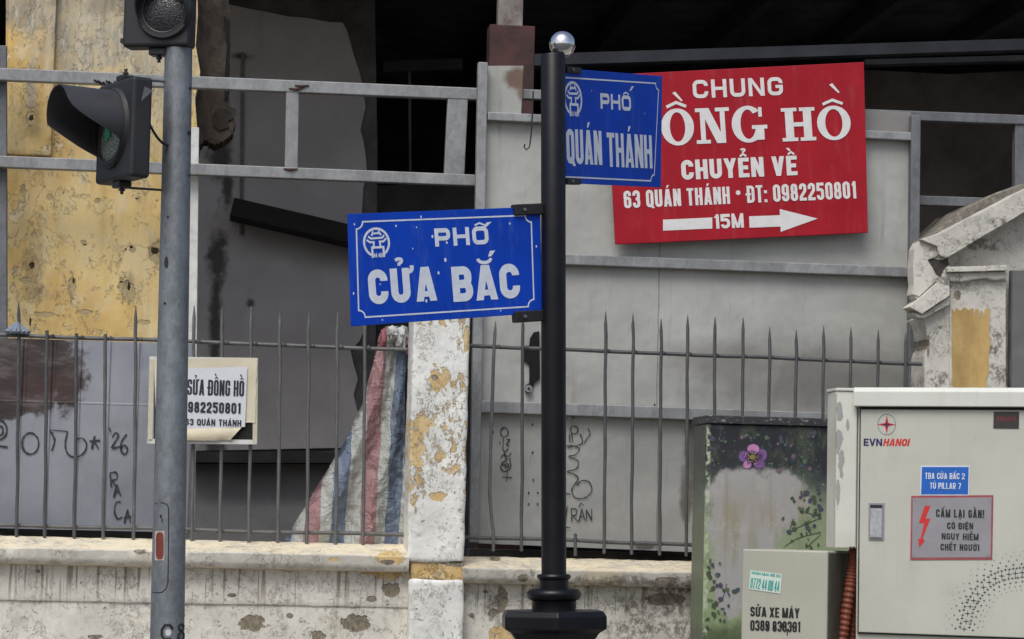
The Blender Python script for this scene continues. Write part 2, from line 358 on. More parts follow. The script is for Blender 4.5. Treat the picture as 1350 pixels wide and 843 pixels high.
def glyph(c, w, h, s):
    x0, x1, y0, y1 = s / 2, w - s / 2, s / 2, h - s / 2; m = h / 2; r = min((x1 - x0) / 2 * .96, h * .22); R = []
    def path(P, cl=False): R.append(('p', fil(P, cl), cl, s))
    def para(xa, ya, xb, yb, wd=s): R.append(('g', [(xa - wd / 2, ya), (xa + wd / 2, ya), (xb + wd / 2, yb), (xb - wd / 2, yb)]))
    def vb(x, a=0, b=h): R.append(('g', [(x - s / 2, a), (x + s / 2, a), (x + s / 2, b), (x - s / 2, b)]))
    t = s * .86
    def hb(a, b, y, tt=t): R.append(('g', [(a, y - tt / 2), (b, y - tt / 2), (b, y + tt / 2), (a, y + tt / 2)]))
    if c in 'CG':
        P = [(x1, h * .66), (x1, y1, r), (x0, y1, r), (x0, y0, r), (x1, y0, r), (x1, h * .36)]
        if c == 'G': P[-1] = (x1, h * .50); hb(w * .52, w, h * .48)
        path(P)
    elif c in 'O0Q':
        path([(x0, y0, r), (x1, y0, r), (x1, y1, r), (x0, y1, r)], True)
        if c == 'Q': para(w * .95, -h * .06, w * .62, h * .2, s * .9)
    elif c == 'U': path([(x0, h), (x0, y0, r), (x1, y0, r), (x1, h)])
    elif c == 'J': path([(x0, h * .3), (x0, y0, r), (x1, y0, r), (x1, h)])
    elif c in 'DĐ':
        path([(x0, y0), (x1, y0, r), (x1, y1, r), (x0, y1)], True)
        if c == 'Đ': hb(-s * .45, w * .55, m, t * .8)
    elif c in 'PR':
        path([(x0, h * .44 - 0), (x1, h * .44, r * .8), (x1, y1, r * .8), (x0, y1)]); vb(x0)
        if c == 'R': para(x1, 0, w * .55, h * .42)
    elif c == 'B':
        path([(x0, m), (x1 - s * .1, m, r * .7), (x1 - s * .1, y1, r * .7), (x0, y1)]); path([(x0, m), (x1, m, r * .8), (x1, y0, r * .8), (x0, y0)]); vb(x0)
    elif c in 'EFL':
        vb(x0)
        for y in {'E': (t / 2, m, h - t / 2), 'F': (m, h - t / 2), 'L': (t / 2,)}[c]: hb(s, w if y != m else w * .9, y)
    elif c == 'H': vb(x0); vb(x1); hb(s, w - s, m)
    elif c == 'I': vb(s / 2)
    elif c == 'T': vb(w / 2, 0, h - t); hb(0, w, h - t / 2)
    elif c == 'N': vb(x0); vb(x1); para(x1 - s * .05, 0, x0 + s * .05, h)
    elif c == 'M': vb(x0); vb(x1); para(w / 2, 0, x0, h, s * .9); para(w / 2, 0, x1, h, s * .9)
    elif c == 'A': para(x0, 0, w / 2 - s * .08, h); para(x1, 0, w / 2 + s * .08, h); hb(w * .24, w * .76, h * .21, t * .82)
    elif c == 'V': para(w / 2, 0, x0, h); para(w / 2, 0, x1, h)
    elif c == 'W': para(w * .28, 0, x0, h); para(w * .28, 0, w * .5, h); para(w * .72, 0, w * .5, h); para(w * .72, 0, x1, h)
    elif c == 'X': para(x0, 0, x1, h); para(x1, 0, x0, h)
    elif c == 'Y': para(w / 2, m * .85, x0, h); para(w / 2, m * .85, x1, h); vb(w / 2, 0, m)
    elif c == 'K': vb(x0); para(s, m * .9, x1, h); para(x1, 0, s * 1.2, m * 1.2)
    elif c == 'S': path([(x0, h * .30), (x0, y0, r), (x1, y0, r), (x1, m, r), (x0, m, r), (x0, y1, r), (x1, y1, r), (x1, h * .70)])
    elif c == '1': vb(x1); para(x0 + s * .1, h * .76, x1 - s * .2, h * .9, s)
    elif c == '2': path([(x0, h * .66), (x0, y1, r), (x1, y1, r), (x1, h * .58, r), (x0, h * .2, s * .3), (x0, y0), (w, y0)])
    elif c == '3': path([(x0, h * .70), (x0, y1, r), (x1, y1, r), (x1, m + s * .1, r * .8), (w * .42, m)]); path([(w * .42, m), (x1, m, r * .8), (x1, y0, r), (x0, y0, r), (x0, h * .30)])
    elif c == '4': vb(x1 - s * .4); hb(0, w, h * .26); para(s * .4, h * .26, x1 - s * .4, h, s * .8)
    elif c == '5': path([(x0, h * .28), (x0, y0, r), (x1, y0, r), (x1, h * .6, r), (x0, h * .6), (x0, y1), (w, y1)])
    elif c in '69':
        P = [(x0, y0, r), (x1, y0, r), (x1, h * .58, r), (x0, h * .58, r)]; Q = [(x0, m), (x0, y1, r), (x1, y1, r), (x1, h * .70)]
        if c == '9': P = [(w - a, h - b, q) for a, b, q in P]; Q = [(w - p[0], h - p[1], *p[2:]) for p in Q]
        path(P, True); path(Q)
    elif c == '7': hb(0, w, h - t / 2); para(w * .36, 0, x1, h - t)
    elif c == '8':
        path([(x0, y0, r), (x1, y0, r), (x1, m, r), (x0, m, r)], True); path([(x0 + s * .1, m, r), (x1 - s * .1, m, r), (x1 - s * .1, y1, r), (x0 + s * .1, y1, r)], True)
    elif c == ':': vb(s / 2, 0, s); vb(s / 2, h * .52, h * .52 + s)
    elif c == '.': vb(s / 2, 0, s)
    elif c == "'": vb(s / 2, h * .7, h)
    elif c == '!': vb(s / 2, 0, s * .9); vb(s / 2, h * .3, h)
    elif c == '*':
        for k in range(3):
            a = rad(30 + 60 * k); R.append(('p', [(w / 2 - math.cos(a) * w * .45, h * .62 - math.sin(a) * w * .45), (w / 2 + math.cos(a) * w * .45, h * .62 + math.sin(a) * w * .45)], False, s * .6))
    return R
def mark(code, w, h, s, lvl, serif=False):
    g = h * .07; y = h + g + lvl * h * .17; cx = w / 2; k = h * .16; d = max(s * .42, h * .05); R = []
    dx = w * .30 if lvl and code in '\u0301\u0300' else 0
    if code == '\u0301': R.append(('g', [(cx + dx - d * .9, y), (cx + dx + d * .2, y), (cx + dx + d * 1.7, y + k), (cx + dx - d * .1, y + k)]))
    if code == '\u0300': dx = -w * .16 if lvl else 0; R.append(('g', [(cx + dx - d * .2, y), (cx + dx + d * .9, y), (cx + dx + d * .1, y + k), (cx + dx - d * 1.7, y + k)]))
    if code == '\u0309': R.append(('p', fil([(cx - d * 1.1, y + k * .95), (cx - d * .5, y + k * 1.25, d), (cx + d * 1.1, y + k * 1.2, d), (cx + d * .9, y + k * .6, d * .6), (cx + d * .05, y + k * .45, d * .4), (cx, y)]), False, d * .95))
    if code == '\u0323': R.append(('g', [(cx - s * .45, -h * .06 - s * .8), (cx + s * .45, -h * .06 - s * .8), (cx + s * .45, -h * .06), (cx - s * .45, -h * .06)]))
    if code == '\u0302': R.append(('p', [(cx - w * .30, y), (cx, y + k * .75), (cx + w * .30, y)], False, d))
    if code == '\u0306': R.append(('p', [(cx + w * .30 * math.cos(a), y + k * .75 + k * .75 * math.sin(a)) for a in [math.pi + math.pi * i / 10 for i in range(11)]], False, d))
    if code == '\u031b': R.append(('p', fil([(w - s * .5, h - s * .45), (w + s * .42, h - s * .45, s * .4), (w + s * .42, h + s * .28)]), False, s * .55))
    return R
def serif_glyph(c, w, h, s):
    R = []; t = s * .42
    def bx(a, b, y, z): R.append(('g', [(a, y), (b, y), (b, z), (a, z)]))
    def sf(x, y, ww): bx(x - ww / 2, x + ww / 2, y, y + t)
    if c in 'OG':
        n = 48; O = []; I = []
        for k in range(n):
            a = 2 * math.pi * k / n; O.append((w / 2 + w / 2 * math.cos(a), h / 2 + h * .52 * math.sin(a))); I.append((w / 2 + (w / 2 - s) * math.cos(a), h / 2 + (h * .52 - t) * math.sin(a)))
        if c == 'G':
            i0, i1 = 6, 48
            R.append(('strip', O[i0:i1 - 3], I[i0:i1 - 3]))
            bx(w - s * 1.06, w - .06 * s, h * .05, h * .40); sf(w - s * .56, h * .36, s * 1.75); bx(w - s * .62, w - s * .22, h * .70, h * .97)
        else: R.append(('ring', O, I))
    if c == 'H':
        for x in (s * .95, w - s * .95):
            bx(x - s / 2, x + s / 2, t, h - t); sf(x, 0, s * 1.9); sf(x, h - t, s * 1.9)
        bx(s * 1.45, w - s * 1.45, h / 2 - t * .6, h / 2 + t * .6)
    if c == 'N':
        a, b = s * .8, w - s * .8; q = s * .55
        bx(a - q / 2, a + q / 2, t, h); bx(b - q / 2, b + q / 2, 0, h - t); sf(a, 0, s * 1.6); sf(b, h - t, s * 1.6); bx(0, a, h - t, h)
        R.append(('g', [(b - s * .75, 0), (b + q / 2, 0), (a + s * .75, h), (a - q / 2, h)]))
    return R
def lettering(mb, text, x0, x1, zb, zt, y, st=.20, gap=.55, space=.5, italic=0, serif=False, mi=0, jit=0):
    """text between x0 and x1, baseline zb, cap height zt-zb; stroke weight st of the cap height"""
    h = zt - zb; s = st * h; L = []
    for ch in text:
        d = unicodedata.normalize('NFD', ch); base = d[0] if d[0] != 'Đ' else 'Đ'; L.append((base, d[1:]))
    ksum = 0; fix = 0
    for i, (b, mk) in enumerate(L):
        k = WID.get(b, 1.0) if b != ' ' else space
        ksum += k; fix += s if k == 0 else 0
        if i < len(L) - 1: fix += gap * s
        if '\u031b' in mk: fix += s * .35
    w = (x1 - x0 - fix) / ksum
    if s > .40 * w:
        m = .40 * ((x1 - x0) / (ksum + .40 * fix / s)); s = m; fix = fix * 0
        for i, (b, mk) in enumerate(L):
            fix += s if (WID.get(b, 1.0) if b != ' ' else space) == 0 else 0
            if i < len(L) - 1: fix += gap * s
            if '\u031b' in mk: fix += s * .35
        w = (x1 - x0 - fix) / ksum
    x = x0
    for b, mk in L:
        k = WID.get(b, 1.0) if b != ' ' else space
        gw = k * w if k else s
        if b != ' ':
            P = serif_glyph(b, gw, h, s) if serif else glyph(b, gw, h, s)
            lv = 0
            for code in sorted(mk, key=lambda c: 0 if c in '\u0302\u0306\u031b\u0323' else 1):
                P += mark(code, gw, h, s * (.8 if serif else 1), lv)
                if code in '\u0302\u0306': lv = 1
            jz = random.uniform(-jit, jit) * h
            tr = lambda p: (x + p[0] + italic * p[1], zb + p[1] + jz)
            for q in P:
                if q[0] == 'p': mb.ribbon([tr(p) for p in q[1]], q[3], y, q[2], mi)
                elif q[0] == 'g': mb.k += 1; mb.poly([tr(p) for p in q[1]], y - mb.k % 40 * .00003, mi)
                elif q[0] == 'ring': mb.k += 1; mb.ring([tr(p) for p in q[1]], [tr(p) for p in q[2]], y - mb.k % 40 * .00003, mi)
                elif q[0] == 'strip':
                    O = [tr(p) for p in q[1]]; I = [tr(p) for p in q[2]]; n = len(O); mb.k += 1; yy = y - mb.k % 40 * .00003
                    mb.add([(a, yy, c) for a, c in O] + [(a, yy, c) for a, c in I], [(i, i + 1, i + 1 + n, i + n) for i in range(n - 1)], mi)
        x += gw + gap * s + (s * .35 if '\u031b' in mk else 0)
def text_px(mb, fr, text, pxa, pya, pxb, cap_px, y, **k):
    """baseline-left pixel (pxa,pya), right end pxb, cap height in photo pixels at the left"""
    a = fr.xz(pxa, pya, y); t = fr.xz(pxa, pya - cap_px, y); b = fr.xz(pxb, pya, y)
    lettering(mb, text, a[0], b[0], a[1], a[1] + (t[1] - a[1]), y, **k)

# ================================================================== THE SETTING
GRD = facade(11.3); FA = GRD                 # facade frame: y = 0 is the street face of the boundary wall
def gsheet(name, mat, x0, x1, y0, y1, z):
    o = single(MB().box(x0, x1, y0, y1, z - .25, z), name, mat, Frame((0, 0, 0), (1, 0, 0), (0, 0, 1)), None, None, kind='structure'); return o
asph = simple('asphalt', (.05, .05, .052), .85, var=.3, scale=30, bump=.003)
def mk_pave():
    n = NB('pavement_tiles', .8); b = n.n('ShaderNodeTexBrick'); n.l(n.P, b.inputs['Vector']); b.inputs['Scale'].default_value = 1
    b.inputs['Color1'].default_value = (.26, .23, .20, 1); b.inputs['Color2'].default_value = (.22, .20, .18, 1); b.inputs['Mortar'].default_value = (.1, .095, .09, 1)
    b.inputs['Brick Width'].default_value = .4; b.inputs['Row Height'].default_value = .4; b.inputs['Mortar Size'].default_value = .006; b.offset = 0
    n.col(n.mix(n.thr(n.noise(5, 6), .4, .7), b.outputs[0], (.16, .15, .14))); return n.m
gsheet('ground', asph, -300, 300, -300, 300, -.15)
gsheet('road', simple('road_asphalt', (.055, .055, .057), .85, var=.3, scale=40), -60, 60, -12, 7.6, -.12)
gsheet('kerb', simple('kerb_stone', (.3, .29, .27), .8, var=.2, scale=10), -60, 60, 7.6, 7.78, .0)
gsheet('pavement', mk_pave(), -60, 60, 7.78, 13.2, -.004)

# ------------------------------------------------------------------ derelict building behind the hoarding
BX = FA.xz
def zrow(px, py, off): return BX(px, py, off)
def mk_yellow():
    n = NB('old_yellow_limewash', .85, 0, .3)
    f = n.noise(2.2, 8, .62); g = n.noise(9, 8, .7, (1, 1, .6), off=3); st = n.noise(16, 6, .7, (1, 1, .10), off=8)
    k = n.ramp(n.thr(f, .25, .75), [(0, S(198, 164, 100)), (.35, S(216, 184, 120)), (.65, S(225, 198, 138)), (1, S(216, 194, 146))])
    k = n.mix(n.mt('MULTIPLY', n.thr(st, .5, .8), .35), k, S(150, 126, 82))
    k = n.mix(n.mt('MULTIPLY', n.thr(g, .52, .66), .6), k, S(212, 198, 164))
    l1 = n.noise(4.5, 11, .70, (1, 1, .75), .3, 71); m1 = n.thr(l1, .535, .545); e1 = n.mt('MULTIPLY', n.thr(l1, .520, .535), n.thr(l1, .545, .536))
    l2 = n.noise(11, 9, .70, (1, 1, .6), .2, 83); m2 = n.mt('MULTIPLY', n.thr(l2, .575, .585), n.thr(n.noise(2.4, 4, off=90), .44, .56)); e2 = n.mt('MULTIPLY', n.mt('MULTIPLY', n.thr(l2, .560, .575), n.thr(l2, .588, .577)), n.thr(n.noise(2.4, 4, off=90), .44, .56))
    k = n.mix(n.mt('MULTIPLY', m1, .38), k, S(214, 198, 156)); k = n.mix(n.mt('MULTIPLY', m2, .6), k, S(218, 206, 176)); k = n.mix(n.mt('MULTIPLY', n.mx(n.mt('MULTIPLY', e1, .35), e2), .55), k, S(122, 96, 56))
    sc1 = n.thr(n.noise(70, 4, .7, (1, 1, .05), off=93), .60, .68); k = n.mix(n.mt('MULTIPLY', sc1, .4), k, S(214, 200, 166))
    # grey washed-off upper part and stains
    B = lambda L, **q: n.blobs([(*BX(a, b, .8), rx, rz) for a, b, rx, rz in L], **q)
    grey = B([(140, 50, .30, .22), (95, 5, .6, .13), (215, 85, .18, .24), (45, 0, .10, .16), (42, 115, .03, .12)], wob=.55, scale=9, soft=.4)
    k = n.mix(n.mt('MULTIPLY', grey, n.mt('MULTIPLY_ADD', n.thr(n.noise(30, 6, .75, (1, 1, .3)), .35, .65), .5, .5)), k, S(146, 142, 134)); k = n.mix(n.mt('MULTIPLY', grey, n.thr(n.noise(40, 5, .75, (1, 1, .22), off=15), .56, .66)), k, S(190, 184, 172)); k = n.mix(n.mt('MULTIPLY', n.thr(n.noise(3.2, 6, .62, (1.5, 1, .4), off=25), .52, .70), .35), k, S(172, 142, 90))
    soot = B([(43, 160, .045, .10), (43, 350, .04, .12), (140, 8, .3, .04), (45, 385, .07, .04), (172, 380, .02, .06), (205, 330, .03, .06)], wob=.8, scale=22, soft=.6)
    k = n.mix(n.mt('MULTIPLY', soot, .45), k, S(100, 86, 64))
    k = n.mix(n.mt('MULTIPLY', n.thr(n.noise(7, 7, .68, (1, 1, .16), off=101), .48, .66), .38), k, S(226, 214, 182))
    chip = B([(42, 158, .022, .035), (95, 378, .016, .045), (168, 385, .032, .05), (206, 335, .028, .05), (160, 375, .012, .03), (65, 260, .014, .012), (128, 265, .013, .012), (175, 330, .014, .012), (60, 415, .05, .012), (112, 412, .04, .01), (35, 370, .03, .012), (190, 425, .03, .01), (110, 320, .014, .012), (182, 262, .01, .008), (30, 250, .01, .02)], wob=.75, scale=34, soft=.1)
    k = n.mix(chip, k, S(176, 158, 118))
    hole = B([(42, 158, .010, .014), (42, 350, .012, .014), (170, 378, .006, .018), (204, 331, .018, .016), (173, 326, .008, .006), (166, 329, .005, .004), (160, 372, .006, .005), (112, 323, .009, .003), (97, 370, .005, .012), (40, 425, .004, .02), (180, 262, .005, .004)], wob=.6, scale=60, soft=.2)
    k = n.mix(hole, k, S(52, 40, 30))
    crack = n.thr(n.mt('ABSOLUTE', n.mt('SUBTRACT', n.noise(6, 6, .6, dist=.6, off=31), .5)), .008, .002)
    pk = n.thr(n.noise(17, 6, .68, (1, 1, .8), off=44), .615, .64); pk = n.mt('MULTIPLY', pk, n.thr(n.noise(2.6, 4, .6, off=66), .46, .56)); k = n.mix(n.mt('MULTIPLY', pk, .7), k, S(206, 192, 158)); pk2 = n.mt('MULTIPLY', n.thr(n.noise(17, 6, .68, (1, 1, .8), off=44), .60, .615), n.thr(n.noise(17, 6, .68, (1, 1, .8), off=44), .635, .62)); pk2 = n.mt('MULTIPLY', pk2, n.thr(n.noise(2.6, 4, .6, off=66), .46, .56)); k = n.mix(n.mt('MULTIPLY', pk2, .45), k, S(116, 94, 62))
    low = n.mt('MULTIPLY', crack, n.thr(n.noise(3, 4, off=12), .52, .6)); k = n.mix(n.mt('MULTIPLY', low, .6), k, S(110, 86, 50))
    n.col(k)
    h = n.mt('ADD', n.mt('MULTIPLY', g, .5), n.mt('MULTIPLY', chip, -.8)); h = n.mt('ADD', h, n.mt('MULTIPLY', hole, -1.2)); h = n.mt('ADD', h, n.mt('MULTIPLY', pk, -.35)); h = n.mt('ADD', h, n.mt('ADD', n.mt('MULTIPLY', m1, -.25), n.mt('MULTIPLY', m2, -.45))); h = n.mt('ADD', h, n.mt('MULTIPLY', n.noise(60, 4, .7, (1, 1, .5)), .25)); n.bump(h, .010, .9); return n.m
DK = simple('soot_and_shade_plaster', (.13, .122, .118), .9, var=.35, scale=4, dirt=(.02, .019, .018), dirt_amt=.7, bump=.004)  # sooty plaster, also lending gap shade to the blocks low down
YEL = mk_yellow()
Z0 = 0.0
bl = thing('derelict_building', 'dark gutted building with a flaking yellow front wall behind the fence', 'building', FA, (0, .8, 0))
# yellow facade remnant: real outline with a broken right edge
tl = BX(8, -60, .8); yr = [(258, -60), (261, 20), (258, 60), (264, 95), (257, 130), (260, 170), (256, 215), (252, 300), (250, 445)]
mb = MB(); P = [BX(8, -60, .8)] + [BX(a, b, .8) for a, b in yr] + [(BX(249, 560, .8)[0], BX(120, 480, .8)[1]), (BX(8, 445, .8)[0], BX(120, 480, .8)[1])]
mb.prism(P, .80, 1.05); yw = part(mb, 'front_wall', YEL, bl)
mb = MB().box(BX(8, 445, .8)[0], BX(249, 560, .8)[0], .83, 1.05, Z0, BX(120, 480, .8)[1] - .002); part(mb, 'gap_shade_base', DK, bl)  # dark lower wall; the shade in the gap under the sheet is its colour
mb = MB().rbox(*[BX(12, 0, .78)[0], BX(75, 0, .78)[0]], .765, .81, BX(40, 205, .78)[1], BX(40, -50, .78)[1], res=.015, r=.012, amp=.003)
part(mb, 'pilaster', YEL, bl, merge=True, smooth=True)
VOID = simple('interior_shade_masonry', (.045, .043, .045), .95, var=.4, scale=3)  # near-black base colour; the darkness of the deep rooms is put into it
def mk_brown():
    n = NB('bared_brown_masonry', .9); f = n.noise(9, 8, .7, (1, 1, .5)); n.col(n.ramp(n.thr(f, .28, .72), [(0, (.02, .014, .010)), (.5, (.06, .046, .034)), (1, (.11, .085, .064))])); n.bump(f, .03, 1); return n.m
BRN = mk_brown()
mb = MB(); J = [(248, -40), (300, -40), (301, 14), (304, 60), (302, 110), (301, 135), (310, 145), (309, 172), (298, 186), (284, 190), (270, 186), (262, 196), (258, 232), (248, 236)]
JJ = []
for i, (a, b) in enumerate(J):
    c, d = J[(i + 1) % len(J)]
    for k in range(5): JJ.append((a + (c - a) * k / 5 + random.uniform(-2.2, 2.2), b + (d - b) * k / 5 + random.uniform(-2.2, 2.2)))
mb.prism([BX(a, b, 1.0) for a, b in JJ], 1.0, 1.2); bm_ = part(mb, 'broken_masonry', BRN, bl)
mb = MB().prism([BX(a + random.uniform(-1.5, 1.5), b, .99) for a, b in ((284, 146), (292, 142), (304, 147), (306, 156), (300, 160), (302, 168), (290, 172), (282, 166), (280, 156))], .992, .9985); part(mb, 'hole', simple('brown_cavity', (.026, .02, .016), .95, var=.5, scale=30), bm_)
mb = MB().prism([BX(a + random.uniform(-1, 1), b, .99) for a, b in ((296, 20), (303, 30), (304, 60), (303, 100), (300, 128), (296, 132), (297, 100), (299, 60), (296, 34))], .992, .9985); part(mb, 'dark_edge_strip', simple('black_edge_strip', (.008, .007, .006), .95), bm_)  # near-black strip along the right edge of the masonry
# cross wall of grey plaster, its right edge knocked off
PY = 3.6
def mk_part():
    n = NB('grey_interior_plaster', .9); f = n.noise(2.5, 7, .6); k = n.mix(n.thr(f, .3, .7), (.44, .41, .39), (.54, .505, .485))
    sm = n.blobs([(*BX(286, 340, PY), .05, .16), (*BX(284, 430, PY), .035, .50), (*BX(282, 600, PY), .06, .45), (*BX(318, 75, PY), .05, .02), (*BX(330, 400, PY), .02, .02), (*BX(290, 205, PY), .07, .12), (*BX(300, 250, PY), .03, .1)], wob=.75, scale=14, soft=.6)
    k = n.mix(n.mt('MULTIPLY', sm, .85), k, (.035, .030, .026)); k = n.mix(n.mt('MULTIPLY', n.thr(n.noise(7, 7, .7, (1, 1, .3), off=5), .55, .75), .4), k, (.3, .27, .25))
    n.col(k); n.bump(n.noise(8, 5), .01, .6); return n.m
PLS = mk_part()
mb = MB(); mb.prism([BX(235, 900, PY), BX(497, 900, PY), BX(495, 500, PY), BX(498, 200, PY), BX(493, -90, PY), BX(235, -90, PY)], PY + .02, PY + .3)
cw = part(mb, 'cross_wall', DK, bl)
E = [(452, 30), (458, 42), (463, 60), (468, 78), (473, 92), (478, 112), (480, 128), (482, 142), (478, 158), (475, 172), (479, 185), (482, 205), (484, 230), (479, 248), (476, 300), (478, 340), (482, 430), (474, 450), (462, 462), (466, 480), (472, 500), (466, 520), (472, 545), (476, 590)]
mb = MB(); P = [BX(240, 595, PY), BX(240, 20, PY), BX(302, 6, PY), BX(330, 12, PY), BX(352, 16, PY), BX(380, 22, PY), BX(405, 24, PY), BX(432, 29, PY)] + [BX(a, b, PY) for a, b in E]
mb.prism(P, PY, PY + .019); part(mb, 'plaster', PLS, cw)
mb = MB().prism([BX(240, 597, PY), BX(560, 598, PY), BX(560, 612, PY), BX(240, 611, PY)], PY - .25, PY - .002); part(mb, 'ledge', VOID, bl)
mb = MB().prism([BX(235, 612, PY), BX(545, 613, PY), BX(545, 900, PY), BX(235, 900, PY)], PY - .05, PY - .004); part(mb, 'dado', simple('grey_dado_plaster', (.34, .325, .315), .9, var=.15, scale=3), bl)
mb = MB().beam(BX(305, 280, PY), BX(500, 325, PY), .105, PY - .28, PY - .01); part(mb, 'slanting_beam', simple('charred_timber', (.022, .02, .018), .9, var=.4, scale=6, st=(.3, 1, 2)), bl, bevel=.006)
mb = MB().tube([(*BX(320, 70, PY)[:1], PY - .012, BX(320, 70, PY)[1]), (BX(318, 310, PY)[0], PY - .012, BX(318, 310, PY)[1])], .010, 8); part(mb, 'conduit', simple('grey_conduit', (.22, .2, .19), .8), bl, smooth=True)
# shell: roof, back and side walls, floor
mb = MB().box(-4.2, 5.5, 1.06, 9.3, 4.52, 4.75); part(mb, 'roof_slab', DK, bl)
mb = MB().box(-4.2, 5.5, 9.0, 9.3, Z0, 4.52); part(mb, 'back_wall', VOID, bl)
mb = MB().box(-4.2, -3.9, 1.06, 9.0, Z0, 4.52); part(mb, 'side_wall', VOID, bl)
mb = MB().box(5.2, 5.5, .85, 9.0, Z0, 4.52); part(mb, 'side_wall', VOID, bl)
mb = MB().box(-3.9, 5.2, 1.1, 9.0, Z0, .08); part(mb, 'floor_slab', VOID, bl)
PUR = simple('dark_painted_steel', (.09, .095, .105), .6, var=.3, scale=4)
for (a, b, c, d, h, yy) in ((700, 79, 1800, 44, .06, 2.0), (1140, 82, 1800, 64, .03, 2.8)):
    mb = MB().beam(BX(a, b, yy), BX(c, d, yy), h, yy, yy + .1); part(mb, 'roof_beam', PUR, bl)
mb = MB().prism([BX(1130, 92, 4.6), BX(1215, 96, 4.6), BX(1250, 98, 4.6), BX(1340, 94, 4.6), BX(1800, 96, 4.6), BX(1800, 420, 4.6), BX(1130, 420, 4.6)], 4.6, 4.7); part(mb, 'inner_wall', simple('brown_inner_wall', (.16, .14, .13), .9, var=.3, scale=3), bl)
mb = MB().prism([BX(476, 246, 5.5), BX(660, 238, 5.5), BX(660, 900, 5.5), BX(476, 900, 5.5)], 5.5, 5.6); part(mb, 'inner_wall', simple('grey_inner_wall', (.14, .14, .145), .9, var=.3, scale=3), bl)
mb = MB().beam(BX(505, 88, 5.0), BX(610, 84, 5.0), .07, 5.0, 5.1); part(mb, 'roof_beam', PUR, bl)

mb = MB().box(BX(618, 720, .7)[0], BX(1230, 720, .7)[0], .62, .80, Z0, BX(760, 727, .62)[1]); part(mb, 'gap_shade_base', DK, bl)  # added dark block; shade of the gap under the hoarding put into its colour
for k in range(5):
    a, b = BX(700 + 150 * k, 20, 3.2 + .2 * k), BX(720 + 150 * k, 30, 3.2)
    part(MB().box(a[0], a[0] + .07, 1.6, 8.5, 4.38, 4.515), 'roof_joist', PUR, bl)
for L in ([(540, 95), (541, 240)],):
    part(MB().tube([(BX(a, b, 2.6)[0], 2.6, BX(a, b, 2.6)[1]) for a, b in L], .008, 6), 'conduit', VOID, bl, smooth=True)
# rusty stanchion behind the hoarding
t = thing('steel_stanchion', 'rust brown steel column with a bare grey top behind the grey panel', 'column', FA, (BX(673, 600, .9)[0], .9, Z0))
a, b = BX(646, 32, .9), BX(703, 150, .9); mb = MB().box(a[0], b[0], .90, 1.02, Z0, a[1]); part(mb, 'column_shaft', MT['rust'], t, bevel=.004)
a, b = BX(660, -80, .9), BX(690, 26, .9); c = BX(690, 34, .9)
mb = MB().box(a[0], b[0], .92, 1.0, c[1], a[1]); part(mb, 'column_top', simple('patchy_grey_primer', (.22, .2, .18), .8, var=.25, scale=12, dirt=(.07, .03, .022), dirt_amt=.95), t, bevel=.003)

# ------------------------------------------------------------------ steel frame of the hoarding (upper left and right)
st = thing('steel_framework', 'grey galvanised tube frame with two long rails spanning the derelict front', 'frame', FA, (BX(-10, 100, .55)[0], .55, 0))
def rail(name, A, B, hpx, y0=.55, dep=.05, par=None, mat='steel_rail', **k):
    a, b = BX(*A, y0), BX(*B, y0); mb = MB().beam(a, b, hpx / F * (11.3 + y0), y0, y0 + dep); return part(mb, name, MT[mat], par or st, bevel=.004, **k)
rail('rail', (-400, 81), (632, 124), 16); rail('rail', (-400, 197), (632, 238), 15)
rail('strut', (386, 115), (384, 224), 17, y0=.553, dep=.044); rail('strut', (604, 128), (599, 232), 27, y0=.553, dep=.044)
rail('rail', (690, 124), (716, 125), 13); rail('rail', (1138, 150), (1800, 175), 13, mat='steel_rail_dark'); rail('rail', (1206, 264), (1800, 283), 13, mat='steel_rail_dark')
rail('post', (1346, 160), (1345, 420), 16, y0=.56, dep=.05, mat='steel_rail_dark'); rail('post', (2, 60), (3, 900), 13, y0=.61, dep=.05, mat='steel_rail_dark')
rail('post', (256, 168), (250, 735), 13, y0=.62, dep=.05, mat='frame_white')
mb = MB(); pr = BX(138, 111, .54)
for k in range(9): mb.tube([(pr[0] - .05 + .012 * k + random.uniform(-.01, .01), .545, pr[1] + .012 + random.uniform(-.004, .006)), (pr[0] - .02 + .01 * k, .547, pr[1] - .005 + random.uniform(-.01, .01))], .004, 5)
part(mb, 'tied_wire', MT['black_iron'], st)
for a, b in ((391, 117), (384, 223), (399, 113)):
    c_ = BX(a, b, .54); m2 = MB().tube([(c_[0] - .035, .548, c_[1]), (c_[0], .545, c_[1] - .003), (c_[0] + .03, .548, c_[1] + .003)], [.003, .007, .003], 6); part(m2, 'weld', MT['rust'], st)

